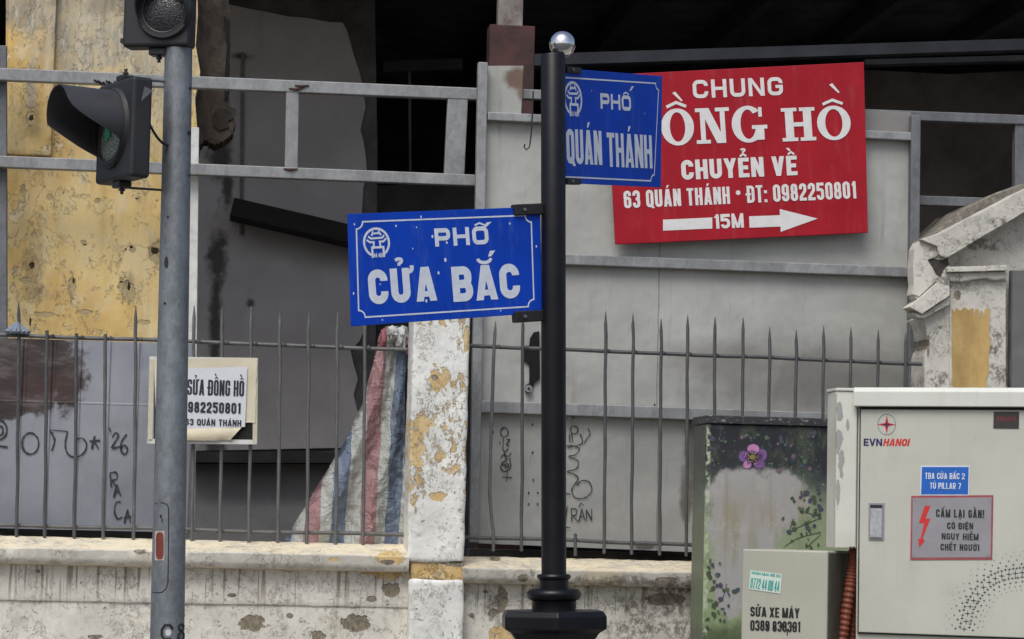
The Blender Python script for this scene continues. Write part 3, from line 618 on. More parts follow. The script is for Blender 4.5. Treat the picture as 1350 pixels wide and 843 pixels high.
# left grey sheet gate leaf behind the railings
LS = .50
zt = BX(100, 449, LS)[1]; zb = BX(100, 699, LS)[1]
mk = mk_sheet('grey_blue_sheet', S(120, 122, 128), seams=[(BX(137, 600, LS)[0] + .02, .004)])
def mk_leftsheet():
    n = NB('grey_blue_sheet', .6, .1); f = n.noise(2.4, 7, .6); g = n.noise(20, 6, .7, (1, 1, .2), off=4)
    k = n.mix(n.thr(f, .3, .72), S(126, 129, 137), S(150, 153, 160)); k = n.mix(n.mt('MULTIPLY', n.thr(g, .55, .8), .4), k, S(92, 90, 92))
    br = n.blobs([(*BX(20, 485, LS), .30, .20), (*BX(60, 465, LS), .16, .09), (*BX(5, 535, LS), .17, .06), (*BX(88, 500, LS), .06, .17)], wob=.5, scale=12, soft=.15)
    bc = n.ramp(n.thr(n.noise(14, 7, .7, (.4, 1, 1.4), off=6), .3, .7), [(0, S(44, 38, 38)), (.5, S(64, 54, 52)), (1, S(98, 90, 88))])
    rd = n.blob(*BX(70, 510, LS), .18, .05, .6, 10, .5); bc = n.mix(n.mt('MULTIPLY', rd, .45), bc, S(76, 46, 44))
    k = n.mix(br, k, bc); n.col(k)
    lz = n.thr(n.mt('ABSOLUTE', n.mt('SUBTRACT', n.z, BX(150, 533, LS)[1])), .006, .002)
    n.bump(n.mt('ADD', n.mt('ADD', n.noise(3, 3), n.mt('MULTIPLY', br, -.1)), n.mt('MULTIPLY', lz, -.2)), .012, .6); return n.m
x0 = BX(-400, 600, LS)[0]; x1 = BX(250, 600, LS)[0]
t = thing('sheet_metal_gate', 'blue grey sheet metal panel with brown scorched corner behind left railings', 'panel', FA, (x0, LS, zb))
mb = MB(); P = []; xs = x0
xx = x0; up = []; 
while xx < x1:
    up += [(xx, 0), (xx + .105, 0), (xx + .112, .006), (xx + .122, .006)]; xx += .129
up = [(a, b) for a, b in up if a < x1] + [(x1, 0)]
n_ = len(up); mb.add([(a, LS + b, zb) for a, b in up] + [(a, LS + b, zt) for a, b in up], [(i, i + 1, i + 1 + n_, i + n_) for i in range(n_ - 1)])
sheetL = part(mb, 'ribbed_sheet', mk_leftsheet(), t)
mb = MB().box(x0, x1, LS + .014, LS + .05, zt - .04, zt + .002); part(mb, 'top_rail', MT['steel_rail_dark'], t, bevel=.003)
def scrib(mb, strokes, fr, y, w=.006, tubeless=True):
    for s_ in strokes:
        P = [fr.xz(a, b, y) for a, b in s_]
        if len(P) > 2:
            Q = []
            for i in range(len(P) - 1):
                p0, p1, p2, p3 = P[max(i - 1, 0)], P[i], P[i + 1], P[min(i + 2, len(P) - 1)]
                for k in range(6):
                    q = k / 6; Q.append(tuple(.5 * (2 * p1[j] + (p2[j] - p0[j]) * q + (2 * p0[j] - 5 * p1[j] + 4 * p2[j] - p3[j]) * q * q + (3 * p1[j] - p0[j] - 3 * p2[j] + p3[j]) * q ** 3) for j in (0, 1)))
            P = Q + [P[-1]]
        mb.ribbon(P, w, y, wv=.7)
def circ(cx, cy, rx, ry, a0=0, a1=360, n=14): return [(cx + rx * math.cos(rad(a0 + (a1 - a0) * k / n)), cy + ry * math.sin(rad(a0 + (a1 - a0) * k / n))) for k in range(n + 1)]
mb = MB(); yy = LS - .004
scrib(mb, [circ(-2, 567, 11, 13, -120, 150), circ(0, 568, 4, 6), [(-8, 587), (10, 590)], circ(40, 585, 11, 14),
           [(68, 595), (72, 580), (66, 568)], [(66, 567), (89, 569)], [(89, 569), (86, 585), (88, 596), (94, 602), (104, 602), (112, 595), (114, 585), (108, 578), (100, 580)],
           [(118, 582), (132, 581)], [(125, 575), (121, 592)], [(124, 582), (130, 592)], [(144, 564), (146, 570)], [(148, 577), (152, 571), (156, 575), (148, 590), (158, 589)],
           [(167, 573), (160, 583), (160, 595), (165, 599), (168, 592), (163, 587), (159, 592)],
           [(147, 643), (145, 624)], [(145, 624), (153, 623), (154, 631), (147, 634)], [(148, 634), (155, 645)], [(150, 656), (154, 639)], [(154, 639), (159, 654)], [(150, 650), (158, 648)],
           [(159, 662), (153, 663), (151, 675), (155, 684), (161, 682)], [(164, 690), (168, 672)], [(168, 672), (172, 690)], [(163, 683), (173, 681)]], FA, yy, .0075)
part(mb, 'graffiti', MT['marker'], t)

# ------------------------------------------------------------------ right grey hoarding
RP = .45
zsoot = BX(800, 440, RP)[1]; zs2 = BX(800, 410, RP)[1]
SH = mk_sheet('grey_hoarding_sheet', S(166, 166, 160), seams=[(BX(868, 420, RP)[0], .004)], rust=[(*BX(1110, 505, RP), .55, .17, S(104, 101, 96)), (*BX(960, 475, RP), .25, .07, S(128, 124, 118)), (*BX(682, 103, RP), .055, .05, S(92, 62, 40)), (*BX(690, 120, RP), .03, .06, S(110, 88, 70))])
SHL = mk_sheet('grey_hoarding_lower_sheet', S(158, 158, 153), soot=None, seams=[(BX(868, 620, RP)[0], .006)], rust=[(*BX(912, 590, RP), .03, .2, S(84, 80, 76)), (*BX(905, 650, RP), .03, .13, S(96, 90, 84)), (*BX(850, 720, RP), .05, .02, S(70, 62, 56)), (*BX(1120, 545, RP), .34, .10, S(112, 108, 102))])
hb_ = thing('hoarding', 'tall pale grey sheet metal hoarding on a tube frame behind the right railings', 'hoarding', FA, (BX(640, 700, RP)[0], RP, BX(640, 716, RP)[1]))
def quad(name, L, y0, y1, mat, par, **k): return part(MB().prism([BX(a, b, y0) for a, b in L], y0, y1), name, mat, par, **k)
quad('cap_sheet', [(643, 87), (690, 87), (687, 150), (642, 149)], RP + .012, RP + .02, SH, hb_)
quad('cap_sheet', [(1120, 143), (1201, 148), (1200, 176), (1120, 173)], RP + .012, RP + .02, mk_sheet('shaded_sheet', S(128, 126, 122)), hb_)  # right cap sheet in a darker copy of the grey, shade put into it
quad('upper_sheet', [(640, 149), (1203, 177), (1200, 366), (634, 343)], RP, RP + .008, SH, hb_)
quad('middle_sheet', [(634, 343), (1200, 366), (1198, 560), (628, 541)], RP + .001, RP + .009, SH, hb_)
quad('lower_sheet', [(628, 541), (1198, 560), (1196, 740), (618, 716)], RP + .002, RP + .010, SHL, hb_)
rail('post', (637, 82), (625, 716), 13, y0=RP - .05, dep=.048, par=hb_); rail('post', (1208, 152), (1202, 740), 13, y0=RP - .05, dep=.048, par=hb_, mat='steel_rail_dark')
rail('rail', (643, 153), (1202, 180), 11, y0=RP - .046, dep=.043, par=hb_); rail('rail', (640, 338), (1201, 359), 14, y0=RP - .045, dep=.042, par=hb_); rail('rail', (632, 536), (1200, 556), 16, y0=RP - .044, dep=.041, par=hb_)
mb = MB(); scrib(mb, [circ(665, 570, 5, 6), [(664, 577), (663, 592), (667, 596)], [(658, 583), (660, 586)], [(668, 580), (672, 580), (668, 586), (672, 588)], [(670, 592), (665, 598), (670, 602), (674, 597)], [(660, 604), (664, 600), (668, 606), (661, 612), (668, 614)], [(672, 604), (673, 616), (666, 622), (660, 617), (663, 611)], circ(668, 614, 2.5, 2.5), [(662, 629), (675, 630)], [(669, 622), (668, 635)],
        circ(757, 567, 5, 5), [(765, 572), (767, 585), (748, 590)], [(775, 565), (778, 572), (774, 578), (770, 585)], [(751, 573), (751, 583)], [(754, 572), (755, 583)], [(746, 588), (756, 588), (764, 592), (758, 600), (750, 602), (762, 608), (760, 618), (748, 622), (758, 626), (762, 632), (754, 645), (758, 656), (770, 657), (780, 648), (777, 636), (767, 634), (760, 640)], [(744, 650), (752, 652)], [(745, 690), (748, 668)],
        [(754, 688), (753, 671)], [(753, 671), (760, 672), (759, 679), (754, 680)], [(755, 680), (762, 688)], [(763, 688), (767, 671)], [(767, 671), (771, 686)], [(764, 682), (770, 681)], [(763, 669), (766, 664), (770, 667)], [(773, 687), (773, 672)], [(773, 672), (780, 686)], [(780, 686), (780, 671)], [(744, 695), (752, 696)]], FA, RP - .004, .005)
part(mb, 'graffiti', MT['marker'], hb_)
L = [(704, 438), (711, 437), (712, 500), (705, 505), (702, 512), (697, 519), (692, 516), (693, 508), (698, 505), (698, 480), (690, 476), (691, 462), (698, 455), (699, 446)]
quad('latch_hole', L, RP - .012, RP - .004, simple('black_hole', (.004, .004, .004), .95), hb_)
c_ = BX(696, 513, RP); mb = MB(); mb.tube([(c_[0], RP - .03, c_[1]), (c_[0], RP - .013, c_[1])], .017, 16); mb.tube([(c_[0], RP - .034, c_[1]), (c_[0], RP - .0305, c_[1])], .006, 10, 1); part(mb, 'lock', [MT['steel_rail'], MT['black_iron']], hb_)
mb = MB()
for (a, b) in ((702, 560), (702, 597), (703, 633), (697, 650), (709, 650), (697, 665), (709, 665), (650, 570), (758, 705), (863, 534), (756, 551)):
    c_ = BX(a, b, RP - .003); part(MB().disc(c_[0], c_[1], .004, .006, RP - .0035, 8), 'rivet_hole', MT['black_iron'], hb_)
h_ = BX(702, 150, .37); k_ = BX(694, 197, .37)
mb = MB().tube([(BX(a, b, .37)[0], .37, BX(a, b, .37)[1]) for a, b in ((703, 120), (702, 150), (700, 180), (698, 194), (694, 198), (691, 194), (692, 190))], .0035, 8)
single(mb, 'wire_hook', MT['black_iron'], FA, 'bent black wire hook hanging on the grey hoarding left of the black post', 'hook', (h_[0], .37, h_[1]), smooth=True)

# ------------------------------------------------------------------ boundary wall
def mk_white(name, seed=0, ochre=(), frag=(), hole=(), drips=None, grime=.5, base=S(218, 216, 206), peel=.0, black=(), top=None):
    n = NB(name, .85, 0, .3); f = n.noise(3, 8, .65, off=seed); g = n.noise(14, 8, .72, off=seed + 3); h = n.noise(45, 5, .65, off=seed + 6)
    k = n.mix(n.thr(f, .32, .7), base, tuple(v * .78 for v in base)); k = n.mix(n.mt('MULTIPLY', n.thr(g, .5, .68), grime), k, S(150, 144, 130))
    k = n.mix(n.mt('MULTIPLY', n.thr(n.noise(6, 8, .75, (1, 1, .5), off=seed + 11), .56, .66), grime * .9), k, S(176, 164, 138))
    l1 = n.noise(6, 11, .70, (1, 1, .8), .3, seed + 71); m1 = n.thr(l1, .54, .55); l2 = n.noise(15, 9, .70, (1, 1, .8), .2, seed + 83); gate = n.thr(n.noise(2.6, 4, off=seed + 90), .44, .56)
    m2 = n.mt('MULTIPLY', n.thr(l2, .575, .585), gate); e2 = n.mt('MULTIPLY', n.mt('MULTIPLY', n.thr(l2, .56, .575), n.thr(l2, .588, .577)), gate)
    k = n.mix(n.mt('MULTIPLY', m1, .30 * grime + .05), k, tuple(v * .80 for v in base)); k = n.mix(n.mt('MULTIPLY', m2, .28 * grime + .03), k, S(180, 168, 144)); k = n.mix(n.mt('MULTIPLY', e2, .10 + .2 * grime), k, S(116, 106, 90))
    crk = n.mt('MULTIPLY', n.thr(n.mt('ABSOLUTE', n.mt('SUBTRACT', n.noise(5, 7, .62, (1, 1, .7), .4, seed + 14), .5)), .007, .0015), n.thr(n.noise(2.5, 4, off=seed + 15), .52, .60)); k = n.mix(n.mt('MULTIPLY', crk, .75), k, S(96, 88, 76))
    chips = n.mt('MULTIPLY', n.thr(n.noise(38, 4, .6, (1, 1, 1.6), off=seed + 21), .66, .70), n.thr(n.noise(4, 4, off=seed + 22), .46, .56)); k = n.mix(n.mt('MULTIPLY', chips, .75), k, S(120, 108, 88))
    H = n.mt('ADD', n.mt('MULTIPLY', g, .5), n.mt('MULTIPLY', h, .18))
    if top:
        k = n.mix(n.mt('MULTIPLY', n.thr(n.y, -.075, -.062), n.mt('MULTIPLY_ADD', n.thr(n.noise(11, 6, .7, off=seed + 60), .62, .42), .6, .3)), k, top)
    if drips:
        zt_, zl, c, amt = drips
        d = n.thr(n.noise(46, 2, .5, (1, 0, .03), off=seed + 31), .555, .62); fall = n.thr(n.mt('MULTIPLY_ADD', n.noise(9, 2, .5, (1, 0, 0), off=seed), .12, n.z), zl, zt_)
        k = n.mix(n.mt('MULTIPLY', n.mt('MULTIPLY', d, fall), amt), k, c)
    if ochre:
        m = n.blobs(ochre, wob=.95, scale=26, soft=.08); m = n.mt('MULTIPLY', m, n.thr(n.noise(24, 7, .75, (1, 1, .7), off=seed + 41), .38, .43)); m = m if not frag else n.mx(m, n.mt('MULTIPLY', n.blobs(frag, wob=.9, scale=20, soft=.2), n.thr(n.noise(30, 7, .75, (1, 1, .6), off=seed + 43), .52, .56))); k = n.mix(n.mt('MULTIPLY', m, .92), k, n.mix(n.thr(g, .4, .7), S(198, 166, 108), S(210, 188, 142))); H = n.mt('ADD', H, n.mt('MULTIPLY', m, -.5))
    if hole:
        m = n.blobs(hole, wob=.55, scale=30, soft=.06); k = n.mix(m, k, n.mix(n.thr(h, .35, .65), S(112, 104, 90), S(150, 140, 120))); H = n.mt('ADD', H, n.mt('MULTIPLY', m, -1.6))
    if black:
        m = n.mt('MULTIPLY', n.blobs(black, wob=.8, scale=20, soft=.35), n.thr(n.noise(40, 5, .75, (1, 1, .8), off=seed + 50), .42, .56)); k = n.mix(n.mt('MULTIPLY', m, .8), k, S(104, 99, 90))
    n.col(k); H = n.mt('ADD', H, n.mt('ADD', n.mt('MULTIPLY', m1, -.22), n.mt('MULTIPLY', m2, -.45))); n.bump(n.mt('ADD', H, n.mt('MULTIPLY', chips, -.4)), .010, .9); return n.m
def B0(L, off=0): return [(*BX(a, b, off), rx, rz) for a, b, rx, rz in L]
zc = BX(270, 745, 0)[1]; zcr = BX(760, 770, 0)[1]
bw = thing('boundary_wall', 'low whitewashed plaster wall with a thick weathered coping and peeling patches', 'wall', FA, (BX(270, 800, 0)[0], 0, Z0))
WL = mk_white('whitewash_left', 0, ochre=B0([(515, 755, .06, .03), (485, 752, .04, .02)]), hole=B0([(333, 822, .055, .032), (470, 822, .060, .035), (515, 778, .035, .030), (490, 790, .022, .012), (420, 838, .03, .02), (305, 785, .02, .008), (125, 840, .03, .01), (50, 753, .01, .008), (382, 812, .014, .012)]),
              drips=(zc, zc - .17, S(108, 92, 74), .65), grime=.5, base=S(224, 219, 206))
WR = mk_white('whitewash_right', 9, ochre=B0([(663, 840, .05, .05), (650, 833, .02, .02)]), hole=B0([(662, 790, .022, .055), (650, 808, .02, .02), (640, 780, .010, .008), (622, 812, .012, .01), (878, 790, .08, .025)]), drips=(zcr, zcr - .10, S(98, 92, 82), .6), grime=.6, base=S(214, 210, 198),
              black=B0([(860, 800, .16, .05), (890, 775, .10, .03), (840, 830, .12, .05), (650, 800, .03, .05), (900, 830, .12, .05)]))
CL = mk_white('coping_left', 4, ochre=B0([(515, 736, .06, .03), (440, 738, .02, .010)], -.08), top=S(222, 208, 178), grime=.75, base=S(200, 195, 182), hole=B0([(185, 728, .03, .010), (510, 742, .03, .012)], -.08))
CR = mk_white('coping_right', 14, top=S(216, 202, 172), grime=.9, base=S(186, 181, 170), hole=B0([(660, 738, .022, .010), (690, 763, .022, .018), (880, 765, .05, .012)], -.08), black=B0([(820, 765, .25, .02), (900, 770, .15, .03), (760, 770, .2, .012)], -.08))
def xs(px, py, off=0): return BX(px, py, off)[0]
# left section: main face, frieze band standing a little proud
zfr = BX(270, 797, -.02)[1]
mb = MB().rbox(xs(-450, 800), xs(545, 800), .0, .30, Z0, zc + .01, res=.016, r=.015, amp=.004, freq=7); part(mb, 'wall_face', WL, bw, merge=True, smooth=True)
mb = MB().rbox(xs(-450, 800), xs(541, 800), -.011, .05, zfr, zc + .008, res=.012, r=.010, amp=.003, freq=9); part(mb, 'frieze', WL, bw, merge=True, smooth=True)
mb = MB().rbox(xs(605, 800), xs(1330, 800), .0, .30, Z0, zcr + .01, res=.016, r=.015, amp=.004, freq=7); part(mb, 'wall_face', WR, bw, merge=True, smooth=True)
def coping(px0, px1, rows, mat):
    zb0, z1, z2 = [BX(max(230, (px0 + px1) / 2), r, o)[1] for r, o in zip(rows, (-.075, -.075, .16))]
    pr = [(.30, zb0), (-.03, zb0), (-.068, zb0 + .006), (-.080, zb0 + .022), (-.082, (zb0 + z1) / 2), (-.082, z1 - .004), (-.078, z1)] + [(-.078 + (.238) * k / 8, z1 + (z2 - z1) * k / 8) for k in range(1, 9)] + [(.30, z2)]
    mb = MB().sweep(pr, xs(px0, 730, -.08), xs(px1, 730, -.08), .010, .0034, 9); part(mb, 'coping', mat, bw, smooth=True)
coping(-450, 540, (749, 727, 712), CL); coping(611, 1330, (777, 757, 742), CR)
# pier
PIL = mk_white('pier_whitewash', 20, ochre=B0([(577, 500, .05, .05), (550, 585, .03, .12), (578, 655, .035, .02), (615, 445, .012, .05), (552, 560, .05, .03)], -.06), frag=B0([(585, 580, .14, .15), (612, 600, .05, .24), (548, 640, .04, .10), (590, 510, .10, .05), (612, 440, .03, .10), (565, 425, .08, .02)], -.06), hole=B0([(573, 498, .014, .012), (605, 743, .04, .012)], -.06), grime=.12, base=S(230, 229, 222))
pr_ = thing('gate_pier', 'square whitewashed pier with ochre patches where paint has peeled', 'pillar', FA, (xs(578, 800, -.06), -.06, Z0))
p0 = BX(543, 600, -.06); p1 = BX(617, 600, -.06)
zt_ = BX(580, 395, -.06)[1]; zm = BX(578, 742, -.06)[1]
mb = MB().rbox(xs(541, 580, -.06), xs(616, 580, -.06), -.06, .20, zm, zt_, res=.010, r=.016, amp=.005, freq=8)
sh_ = (BX(537, 740, -.06)[0] - BX(545, 430, -.06)[0]) / (BX(537, 740, -.06)[1] - BX(545, 430, -.06)[1]); zr = BX(541, 580, -.06)[1]
mb.v = [(x + (z - zr) * sh_, y, z) for x, y, z in mb.v]; part(mb, 'shaft', PIL, pr_, merge=True, smooth=True)
zb_ = BX(575, 766, -.07)[1]
OCH = mk_white('bared_ochre_render', 30, ochre=B0([(577, 753, .14, .035)], -.06), grime=.9, base=S(190, 160, 104), hole=B0([(600, 743, .05, .014), (560, 765, .04, .008)], -.06))
mb = MB().rbox(xs(541, 760, -.05), xs(611, 760, -.05), -.052, .19, zb_, zm + .006, res=.008, r=.012, amp=.006, freq=14); part(mb, 'neck_band', OCH, pr_, merge=True, smooth=True)
mb = MB().rbox(xs(539, 800, -.075), xs(612, 800, -.075), -.075, .20, Z0, zb_ + .004, res=.012, r=.014, amp=.006, freq=9); part(mb, 'pedestal', mk_white('pier_base_whitewash', 26, grime=.14, base=S(228, 227, 220)), pr_, merge=True, smooth=True)

# ------------------------------------------------------------------ iron railings on the wall
FY = .15
def railing(label, bars, tops, bots, rails_, group, matname='bar'):
    t = thing('iron_railing', label, 'railing', FA, (BX(bars[0][0], 700, FY)[0], FY, BX(bars[0][0], 715, FY)[1]))
    for A, B in rails_:
        a, b = BX(*A, FY), BX(*B, FY); n = 24; P = []
        for k in range(n + 1):
            q = k / n; P.append((a[0] + (b[0] - a[0]) * q, FY + .006 + .003 * mnoise.noise(Vector((q * 9, 1, 0))), a[1] + (b[1] - a[1]) * q + .004 * mnoise.noise(Vector((q * 8, 5, 2)))))
        part(MB().tube(P, .0095, 8), 'rail', MT[matname], t, smooth=True)
    for (pts, spike) in bars:
        pass
    return t
def bar(t, P, spike=True, r=.0076, mat='bar'):
    Q = [BX(a, b, FY) for a, b in P]; V = [(x, FY - .012, z) for x, z in Q]; R = [r] * len(V)
    if spike:
        d = (Vector(V[0]) - Vector(V[1])).normalized()
        V = [tuple(Vector(V[0])), tuple(Vector(V[0]) - d * .055)] + V[1:]; R = [.0015, r] + [r] * (len(V) - 2)
    r2 = Vector(V[-2]); out = []; rr_ = []
    for i, (a, q) in enumerate(zip(V, R)):
        out.append(Vector(a)); rr_.append(q)
        if i < len(V) - 1:
            b = Vector(V[i + 1]); n = max(1, int((b - Vector(a)).length / .05))
            for k in range(1, n):
                q2 = k / n; c = Vector(a).lerp(b, q2); c += mnoise.noise_vector(Vector((c.x * 3, 0, c.z * 5))) * .0035; out.append(c); rr_.append((q + (R[i + 1] - q) * q2) * (1 + .12 * mnoise.noise(Vector((c.x * 9, 3, c.z * 40)))))
    wz = []
    for c_, q in zip(out, rr_): wz.append(q)
    part(MB().tube(out, wz, 8), 'bar', MT[mat], t, smooth=True)
    for A_r, B_r in RLS.get(t.name, []):
        f = (V[-1][0] - A_r[0]) / (B_r[0] - A_r[0]); zz = A_r[1] + (B_r[1] - A_r[1]) * f
        if zz < V[0][2]: 
            w_ = MB().tube([(V[-1][0] - .010, FY - .006, zz + .002), (V[-1][0], FY - .009, zz + .001), (V[-1][0] + .011, FY - .006, zz - .001)], [.003, random.uniform(.009, .0125), .004], 7); part(w_, 'weld_bead', MT[mat], t, smooth=True)
tL = thing('iron_railing', 'grey iron railing of spiked bars on the coping left of the pier', 'railing', FA, (xs(270, 710, FY), FY, BX(270, 712, FY)[1]), 'iron railings on the wall')
RLS = {}
def rl(t, A, B, mat='bar'):
    a, b = BX(*A, FY), BX(*B, FY); RLS.setdefault(t.name, []).append((a, b)); n = 30; P = []
    for k in range(n + 1):
        q = k / n; P.append((a[0] + (b[0] - a[0]) * q, FY + .006, a[1] + (b[1] - a[1]) * q + .005 * mnoise.noise(Vector((q * 7, 5, a[1])))))
    part(MB().tube(P, .0088, 8), 'rail', MT[mat], t, smooth=True)
rl(tL, (-400, 427), (537, 461)); rl(tL, (-400, 682), (537, 706))
for x, ty, sp, m in tuple((x_, 400, 1, 'bar_dark') for x_ in range(-394, -50, 38)) + ((-14, 405, 1, 'bar_dark'), (24, 398, 1, 'bar_dark'), (61, 436, 0, 'bar_dark'), (100, 440, 0, 'bar_dark'), (138, 441, 0, 'bar'), (178, 404, 1, 'bar'), (216, 405, 1, 'bar'), (255, 403, 1, 'bar'), (292, 404, 1, 'bar'), (330, 404, 1, 'bar'), (368, 410, 1, 'bar'), (406, 411, 1, 'bar'), (444, 412, 1, 'bar'), (480, 414, 1, 'bar')):
    dx = -.024 * 300
    bar(tL, [(x + 1, ty), (x, 560), (x - 2, 714 + x * .03)], sp, mat=m)
tR = thing('iron_railing', 'dark iron railing of spiked bars in front of the grey hoarding', 'railing', FA, (xs(760, 720, FY), FY, BX(760, 730, FY)[1]), 'iron railings on the wall')
rl(tR, (618, 456), (1216, 480), 'bar_dark'); rl(tR, (612, 708), (1216, 729), 'bar_dark')
for x, ty, sp in ((688, 415, 1), (724, 415, 1), (797, 411, 1), (833, 414, 1), (870, 421, 1), (905, 416, 1), (941, 418, 1), (978, 419, 1), (1013, 432, 1), (1048, 435, 1), (1084, 430, 1), (1120, 432, 1), (1156, 435, 1), (1192, 440, 1)):
    bar(tR, [(x + 1, ty), (x, 570), (x - 1, 727 + (x - 688) * .03)], sp, mat='bar_dark')
bar(tR, [(653, 424), (650, 480), (648, 550), (645, 650), (650, 700), (650, 727)], 1); bar(tR, [(758, 704), (758, 733)], 0, mat='bar_dark')
# caught rags on the railing
mb = MB(); c_ = BX(24, 436, FY)
for k in range(14):
    a = random.uniform(0, 6.28); mb.tube([(c_[0] + .05 * math.cos(a), FY - .02 + .02 * math.sin(a), c_[1] - .012), (c_[0] + .015 * math.cos(a), FY - .012 + .01 * math.sin(a), c_[1] + .01 + random.uniform(0, .012)), (c_[0], FY - .012, c_[1] + .035)], [.012, .010, .005], 6)
single(mb, 'tied_rag', simple('faded_blue_rag', S(112, 120, 134), .9, var=.3, scale=40), FA, 'faded blue rag knotted round a railing spike at far left', 'rag', (c_[0], FY, c_[1]), smooth=True)

# ------------------------------------------------------------------ striped tarpaulin
def mk_tarp():
    n = NB('striped_tarpaulin', .55, 0, .4)
    xb = BX(330, 711, .3)[0]; zb = BX(440, 711, .3)[1]; sc_ = (BX(650, 711, .3)[0] - xb) / 793   # crop pixel -> metres
    s = n.mt('SUBTRACT', n.x, xb - .010); s = n.mt('MULTIPLY_ADD', n.mt('SUBTRACT', n.z, zb), -.035, s); s = n.mt('MULTIPLY_ADD', n.mt('SUBTRACT', n.noise(5, 4, .55), .5), .035, s)
    u = n.mt('MULTIPLY', s, 1 / (sc_ * 560))
    bl_, wh, rd = S(106, 118, 136), S(172, 174, 169), S(154, 118, 120)
    k = n.ramp(u, [(p / 560, c) for p, c in ((0, bl_), (138, wh), (178, rd), (226, wh), (262, bl_), (312, wh), (358, rd), (408, wh), (440, bl_), (490, wh), (508, rd), (545, wh))], True)
    w = n.noise(60, 4, .6, (.12, 1, 1.6)); k = n.mix(n.mt('MULTIPLY', n.thr(w, .55, .7), .35), k, (.16, .17, .19)); k = n.mix(n.mt('MULTIPLY', n.thr(n.noise(5, 7, .7), .5, .75), .3), k, S(120, 116, 106))
    n.col(k); n.bump(n.mt('ADD', n.mt('ADD', w, n.mt('MULTIPLY', n.noise(16, 5, .6, (.6, 1, 1.2)), .9)), n.mt('MULTIPLY', n.thr(n.mt('ABSOLUTE', n.mt('SUBTRACT', n.noise(9, 4, .6, (1.3, 1, .7), .5, 21), .5)), .0, .05), .6)), .008, .7); return n.m
TP = mk_tarp(); mb = MB(); NU, NV = 60, 90
Lp = [(430, 508), (445, 500), (458, 497), (480, 492), (520, 482), (560, 466), (600, 444), (640, 420), (680, 395), (730, 366)]; Rp = [(430, 530), (445, 540), (460, 537), (500, 534), (560, 534), (640, 535), (730, 537)]
def lerp(T, y):
    for (a, b), (c, d) in zip(T, T[1:]):
        if a <= y <= c: return b + (d - b) * (y - a) / (c - a)
    return T[-1][1]
vs = []
for j in range(NV + 1):
    py = 430 + (730 - 430) * j / NV; l, r = lerp(Lp, py), lerp(Rp, py); fl = j / NV; l += 2.2 * mnoise.noise(Vector((py * .035, 1, 0))) + 1.0 * mnoise.noise(Vector((py * .13, 4, 0)))
    for i in range(NU + 1):
        u = i / NU; x, z = BX(l + (r - l) * u, py, .3)
        y = .30 + .035 * (.4 + fl) * math.sin(u * (10 + 6 * fl) + 1) * (.6 + .4 * mnoise.noise(Vector((u * 3, fl * 2, 0)))) + .022 * mnoise.noise(Vector((x * 11 + z * 3, z * 5, 3))) + .010 * (1 - 2 * abs(mnoise.noise(Vector((x * 16 + z * 6, z * 6 - x * 3, 8))))) + .010 * mnoise.noise(Vector((x * 50, z * 34, 5)))
        vs.append((x, y, z))
mb.add(vs, [(j * (NU + 1) + i, j * (NU + 1) + i + 1, (j + 1) * (NU + 1) + i + 1, (j + 1) * (NU + 1) + i) for j in range(NV) for i in range(NU)])
tp = thing('tarpaulin', 'red, white and blue striped tarpaulin hanging from a knot beside the pier', 'tarpaulin', FA, (xs(470, 700, .3), .3, BX(470, 715, .3)[1]))
part(mb, 'sheet', TP, tp, smooth=True)
mb = MB(); 
for (cx, cy, rx, rz, mi, sd_) in ((530, 446, .030, .050, 0, 2), (541, 458, .018, .045, 1, 3), (505, 448, .014, .045, 1, 4), (518, 440, .022, .03, 0, 5)):
    c_ = BX(cx, cy, .27); vs = []; n1, n2 = 22, 14
    for j in range(n2 + 1):
        for i in range(n1):
            a = 2 * math.pi * i / n1; b = math.pi * j / n2; d = Vector((math.sin(b) * math.cos(a), math.sin(b) * math.sin(a), math.cos(b)))
            k = 1 + .45 * mnoise.noise(d * 2.2 + Vector((sd_ * 7, 0, 0))) + .22 * abs(mnoise.noise(d * 6 + Vector((sd_ * 3, 1, 0))))
            vs.append((c_[0] + d.x * rx * k, .26 + d.y * .04 * k, c_[1] + d.z * rz * k))
    mb.add(vs, [(j * n1 + i, j * n1 + (i + 1) % n1, (j + 1) * n1 + (i + 1) % n1, (j + 1) * n1 + i) for j in range(n2) for i in range(n1)], mi)
part(mb, 'knot', [simple('tarp_white', S(176, 178, 174), .55, var=.2, scale=30, bump=.003), simple('tarp_red', S(146, 88, 96), .55, var=.25, scale=30, bump=.003)], tp, smooth=True)

# ------------------------------------------------------------------ ornamental gate pillar at the right
GY = .18
GW = mk_white('gable_whitewash', 40, grime=.3, base=S(206, 202, 191), black=B0([(1290, 320, .12, .03), (1240, 372, .05, .02), (1310, 295, .05, .02), (1235, 500, .05, .05)], GY), hole=B0([(1245, 343, .01, .008), (1260, 388, .012, .02), (1262, 400, .008, .01), (1240, 432, .01, .008), (1224, 458, .006, .05)], GY))
GS = mk_white('pillar_whitewash', 44, grime=.55, base=S(206, 202, 191), ochre=(), black=B0([(1316, 495, .05, .05), (1312, 455, .03, .06)], GY), hole=B0([(1261, 390, .014, .022)], GY))
gp = thing('gable_pillar', 'weathered white masonry gatepost with a sloping gable top and ochre panel', 'pillar', FA, (xs(1285, 700, GY), GY, Z0))
def gpart(name, L, y0, y1, mat, bev=.003, jit=.4, parent=None):
    P = []
    for i, (a, b) in enumerate(L):
        c, d = L[(i + 1) % len(L)]; n = max(1, int(math.hypot(c - a, d - b) / 9))
        for k in range(n):
            q = k / n; j = jit if k else jit * .3; P.append(BX(a + (c - a) * q + random.uniform(-j, j), b + (d - b) * q + random.uniform(-j, j), y0))
    return part(MB().prism(P, y0, y1), name, mat, parent or gp, bevel=bev)
